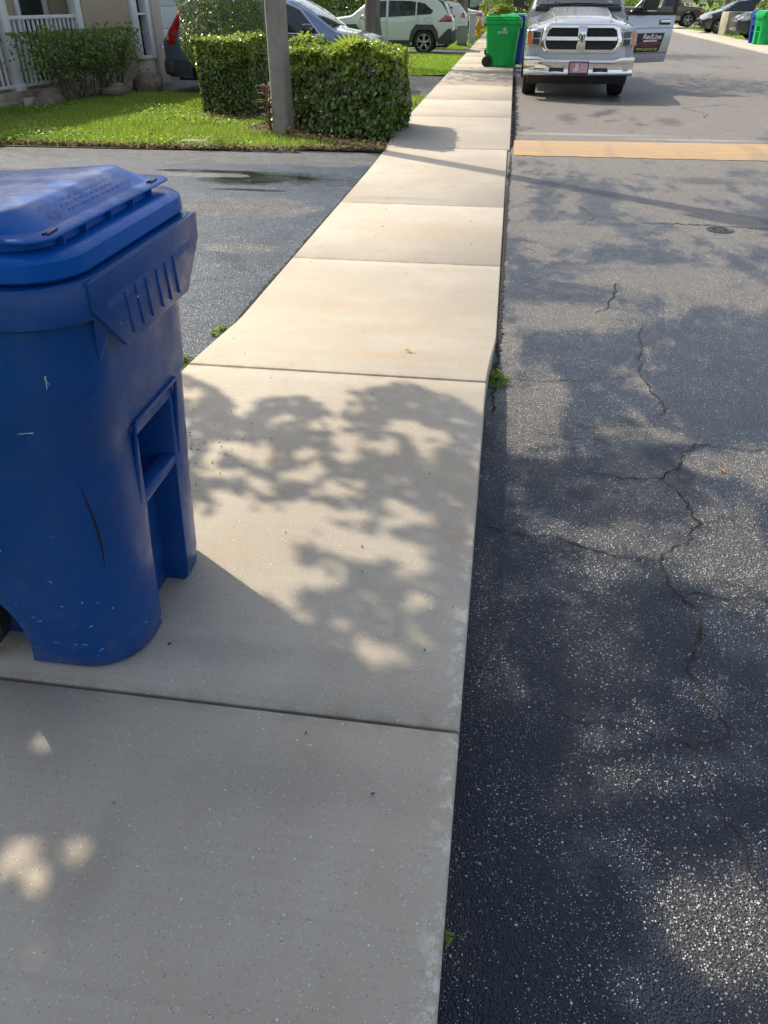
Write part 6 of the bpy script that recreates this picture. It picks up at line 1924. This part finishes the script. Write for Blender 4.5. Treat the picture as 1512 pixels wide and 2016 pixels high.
def near_canopy():
    root = thing('shade_tree', 'broad shade tree overhanging the walk beside the blue bin', 'tree', (-4.7, 2.0, 0))
    q = np.random.default_rng(41)
    n = 120000
    gx = q.uniform(-3.6, 2.1, n); gy = q.uniform(-1.6, 3.5, n)
    poly = [(-3.6, 3.3), (-1.5, 3.18)] + EDGE + EDGE2 + [(1.6, 3.0), (2.1, 2.4), (2.1, -1.6), (-3.6, -1.6)]
    keep = in_poly(gx, gy, poly)
    # gaps
    # leaf density: thick in the shaded clumps, thin in the gaps
    near = gy < 1.22
    dens = np.where(near, 1.0, .62)
    for cx, cy, rx, ry in HOLES:
        d = np.sqrt(((gx - cx) / (rx * KS + .02)) ** 2 + ((gy - cy) / (ry * KS + .02)) ** 2)
        lo = .0 if cy < 1 else .015
        dens = np.minimum(dens, np.where(d < 1, lo + (np.where(near, 1.0, .62) - lo) * np.clip((d - .7) / .3, 0, 1), 9))
    dens = dens * np.where(gx > .95, np.where(lumpy(gx, gy, 5, 23) > .52, .75, .06), 1.0)
    keep &= q.uniform(0, 1, n) < dens
    keep &= ~in_poly(gx, gy, [(-.88, 1.80), (-.62, 1.58), (-.36, 1.44), (-.40, 1.66), (-.52, 1.80), (-.68, 1.92)])
    # thinner fringe near the edge and scattered small gaps over the road
    road_gap = (gx > .1) & (lumpy(gx, gy, 9, 5) > .60)
    keep &= ~(road_gap & (q.uniform(0, 1, n) < .85))
    gx, gy = gx[keep], gy[keep]; n = len(gx)
    k = 1 / math.tan(R(SUN_EL))
    h = 3.05 + .9 * q.beta(2, 2, n) + .3 * (lumpy(gx, gy, 2.5, 8) - .5)
    c = np.stack([gx - SH.x * h * k, gy - SH.y * h * k, h], 1)
    nr = q.normal(0, .55, (n, 3)) + np.array([-.3, .25, .9])
    leaf_cloud('crown', c - np.array([-4.7, 2.0, 0]), nr, q.uniform(.05, .095, n), M_TREEN, root, .48, .1)
    mb = MB()
    mb.tube([(.03 * math.sin(i), .03 * math.cos(i * 1.4), -.1 + .30 * i) for i in range(10)], [.26, .21, .2, .19, .185, .18, .17, .165, .16, .15], 14)
    P = c - np.array([-4.7, 2.0, 0])
    for j in q.integers(0, n, 26):
        p = P[j]; p = p + np.array([0, 0, .05])
        mid = np.array([p[0] * .45, p[1] * .45, 2.7 + (p[2] - 2.7) * .65]) + q.normal(0, .12, 3)
        mb.tube([(0, 0, 2.3 + q.uniform(0, .3)), mid, p], [.07, .035, .008], 6)
    mb.build('trunk', M_BARK, root, smooth=60)
near_canopy()

# background planting -------------------------------------------------
hedge('dark clipped hedge beyond the grey blue car bonnet', 'hedge', [(-9.5, 35.6), (-5.9, 35.6), (-5.9, 37), (-9.5, 37)], 0, 1.85, 5200, .15, seed=11, stems=14)
shrub('bright yellow green shrub near the red off-roader', (-1.35, 53.5, 0), .8, .8, 1.7, 1300, .14, [M_TREEL], 12, stems=6)
shrub('leafy yellow green shrub over the top of the bright green bin', (10.75, 40.1, 0), .6, .6, 1.75, 900, .13, [M_TREEL], 13, stems=6)
shrub('round dark shrub on the far right lawn behind the pickup', (7.9, 66.0, 0), 2.0, 1.4, 2.0, 1800, .2, [M_BUSH, M_HLT], 14, stems=8)
shrub('wide dark shrub on the far right lawn behind the black hatchback', (17.0, 64.0, 0), 3.4, 1.4, 2.2, 2600, .22, [M_BUSH, M_HLT], 15, stems=8)
hedge('long dark hedge closing the far end of the street', 'hedge', [(-14, 100), (8, 100), (8, 102), (-14, 102)], 0, 2.4, 6000, .32, seed=17, stems=10)
def backdrop_trees():
    q = np.random.default_rng(50)
    m = 60; cl = np.stack([q.uniform(-75, 75, m), q.uniform(118, 140, m), q.uniform(2.5, 9, m)], 1)
    n = 26000; i = q.integers(0, m, n)
    c = cl[i] + q.normal(0, 1, (n, 3)) * np.array([3.4, 2.2, 2.2])
    c[:, 2] = np.abs(c[:, 2])
    o = leaf_cloud('treeline', c, q.normal(0, 1, (n, 3)) + np.array([0, -.4, .6]), q.uniform(.5, 1.1, n), M_TREE, None, .6, .1)
    tag(o, 'dark belt of trees closing the view far down the street', 'trees', None, 'stuff')
backdrop_trees()
# trees on the left side farther on, their crowns over the lawns
for k, (x, y, r) in enumerate([(-9.5, 43.0, .25), (-4.2, 66.0, .28), (-8.5, 84.0, .3), (5.6, 88.0, .3)]):
    tree(['tree on the lawn far behind the white hatchback', 'slim tree standing past the red off-roader', 'tree far down the walk before the end hedge', 'lone tree at the end of the street before the hedge'][k], (x, y, 0), r, 3.6, (0, 0, 5, 3.4, 3.2, 2.0), 2600, .26, 60 + k, group='trees down the street')

def small_house(label, loc, rz, w, d, m):
    h = thing('house', label, 'house', loc, rz)
    mb = MB(); mb.bx(-w / 2, w / 2, -d / 2, d / 2, -.2, 2.7); mb.build('wall', m, h)
    mb = MB(); mb.loft([[(-w / 2 - .4, -d / 2 - .4, 2.7), (w / 2 + .4, -d / 2 - .4, 2.7), (w / 2 + .4, d / 2 + .4, 2.7), (-w / 2 - .4, d / 2 + .4, 2.7)], [(-w / 2 + 2, -.1, 4.4), (w / 2 - 2, -.1, 4.4), (w / 2 - 2, .1, 4.4), (-w / 2 + 2, .1, 4.4)]]); mb.build('roof', M_ROOF, h, smooth=0)
    for k in range(3):
        x = -w / 2 + w * (k + .5) / 3
        if k == 1:
            mb = MB(); mb.bx(x - .5, x + .5, -d / 2 - .03, -d / 2 + .02, -.1, 2.1); mb.build('door', M_DOOR, h)
        else:
            mb = MB(); mb.bx(x - .8, x + .8, -d / 2 - .03, -d / 2 + .02, .8, 2.0); a = mb.build('window', M_GLASS, h)
            mb = MB(); mb.bx(x - .87, x + .87, -d / 2 - .05, -d / 2 - .0, .72, .8); mb.bx(x - .87, x + .87, -d / 2 - .05, -d / 2, 2.0, 2.07); mb.bx(x - .03, x + .03, -d / 2 - .045, -d / 2 - .03, .8, 2.0); mb.build('frame', M_WHITE, a)
small_house('pale house far across the right-hand lawn', (26, 70, 0), R(-75), 14, 8, M_BEIGE)
small_house('tan house beyond the white suv', (-15.5, 40.5, 0), R(82), 11, 7, M_TAN)
small_house('beige house beyond the red off-roader', (-16.5, 62, 0), R(86), 11, 7, M_BEIGE)
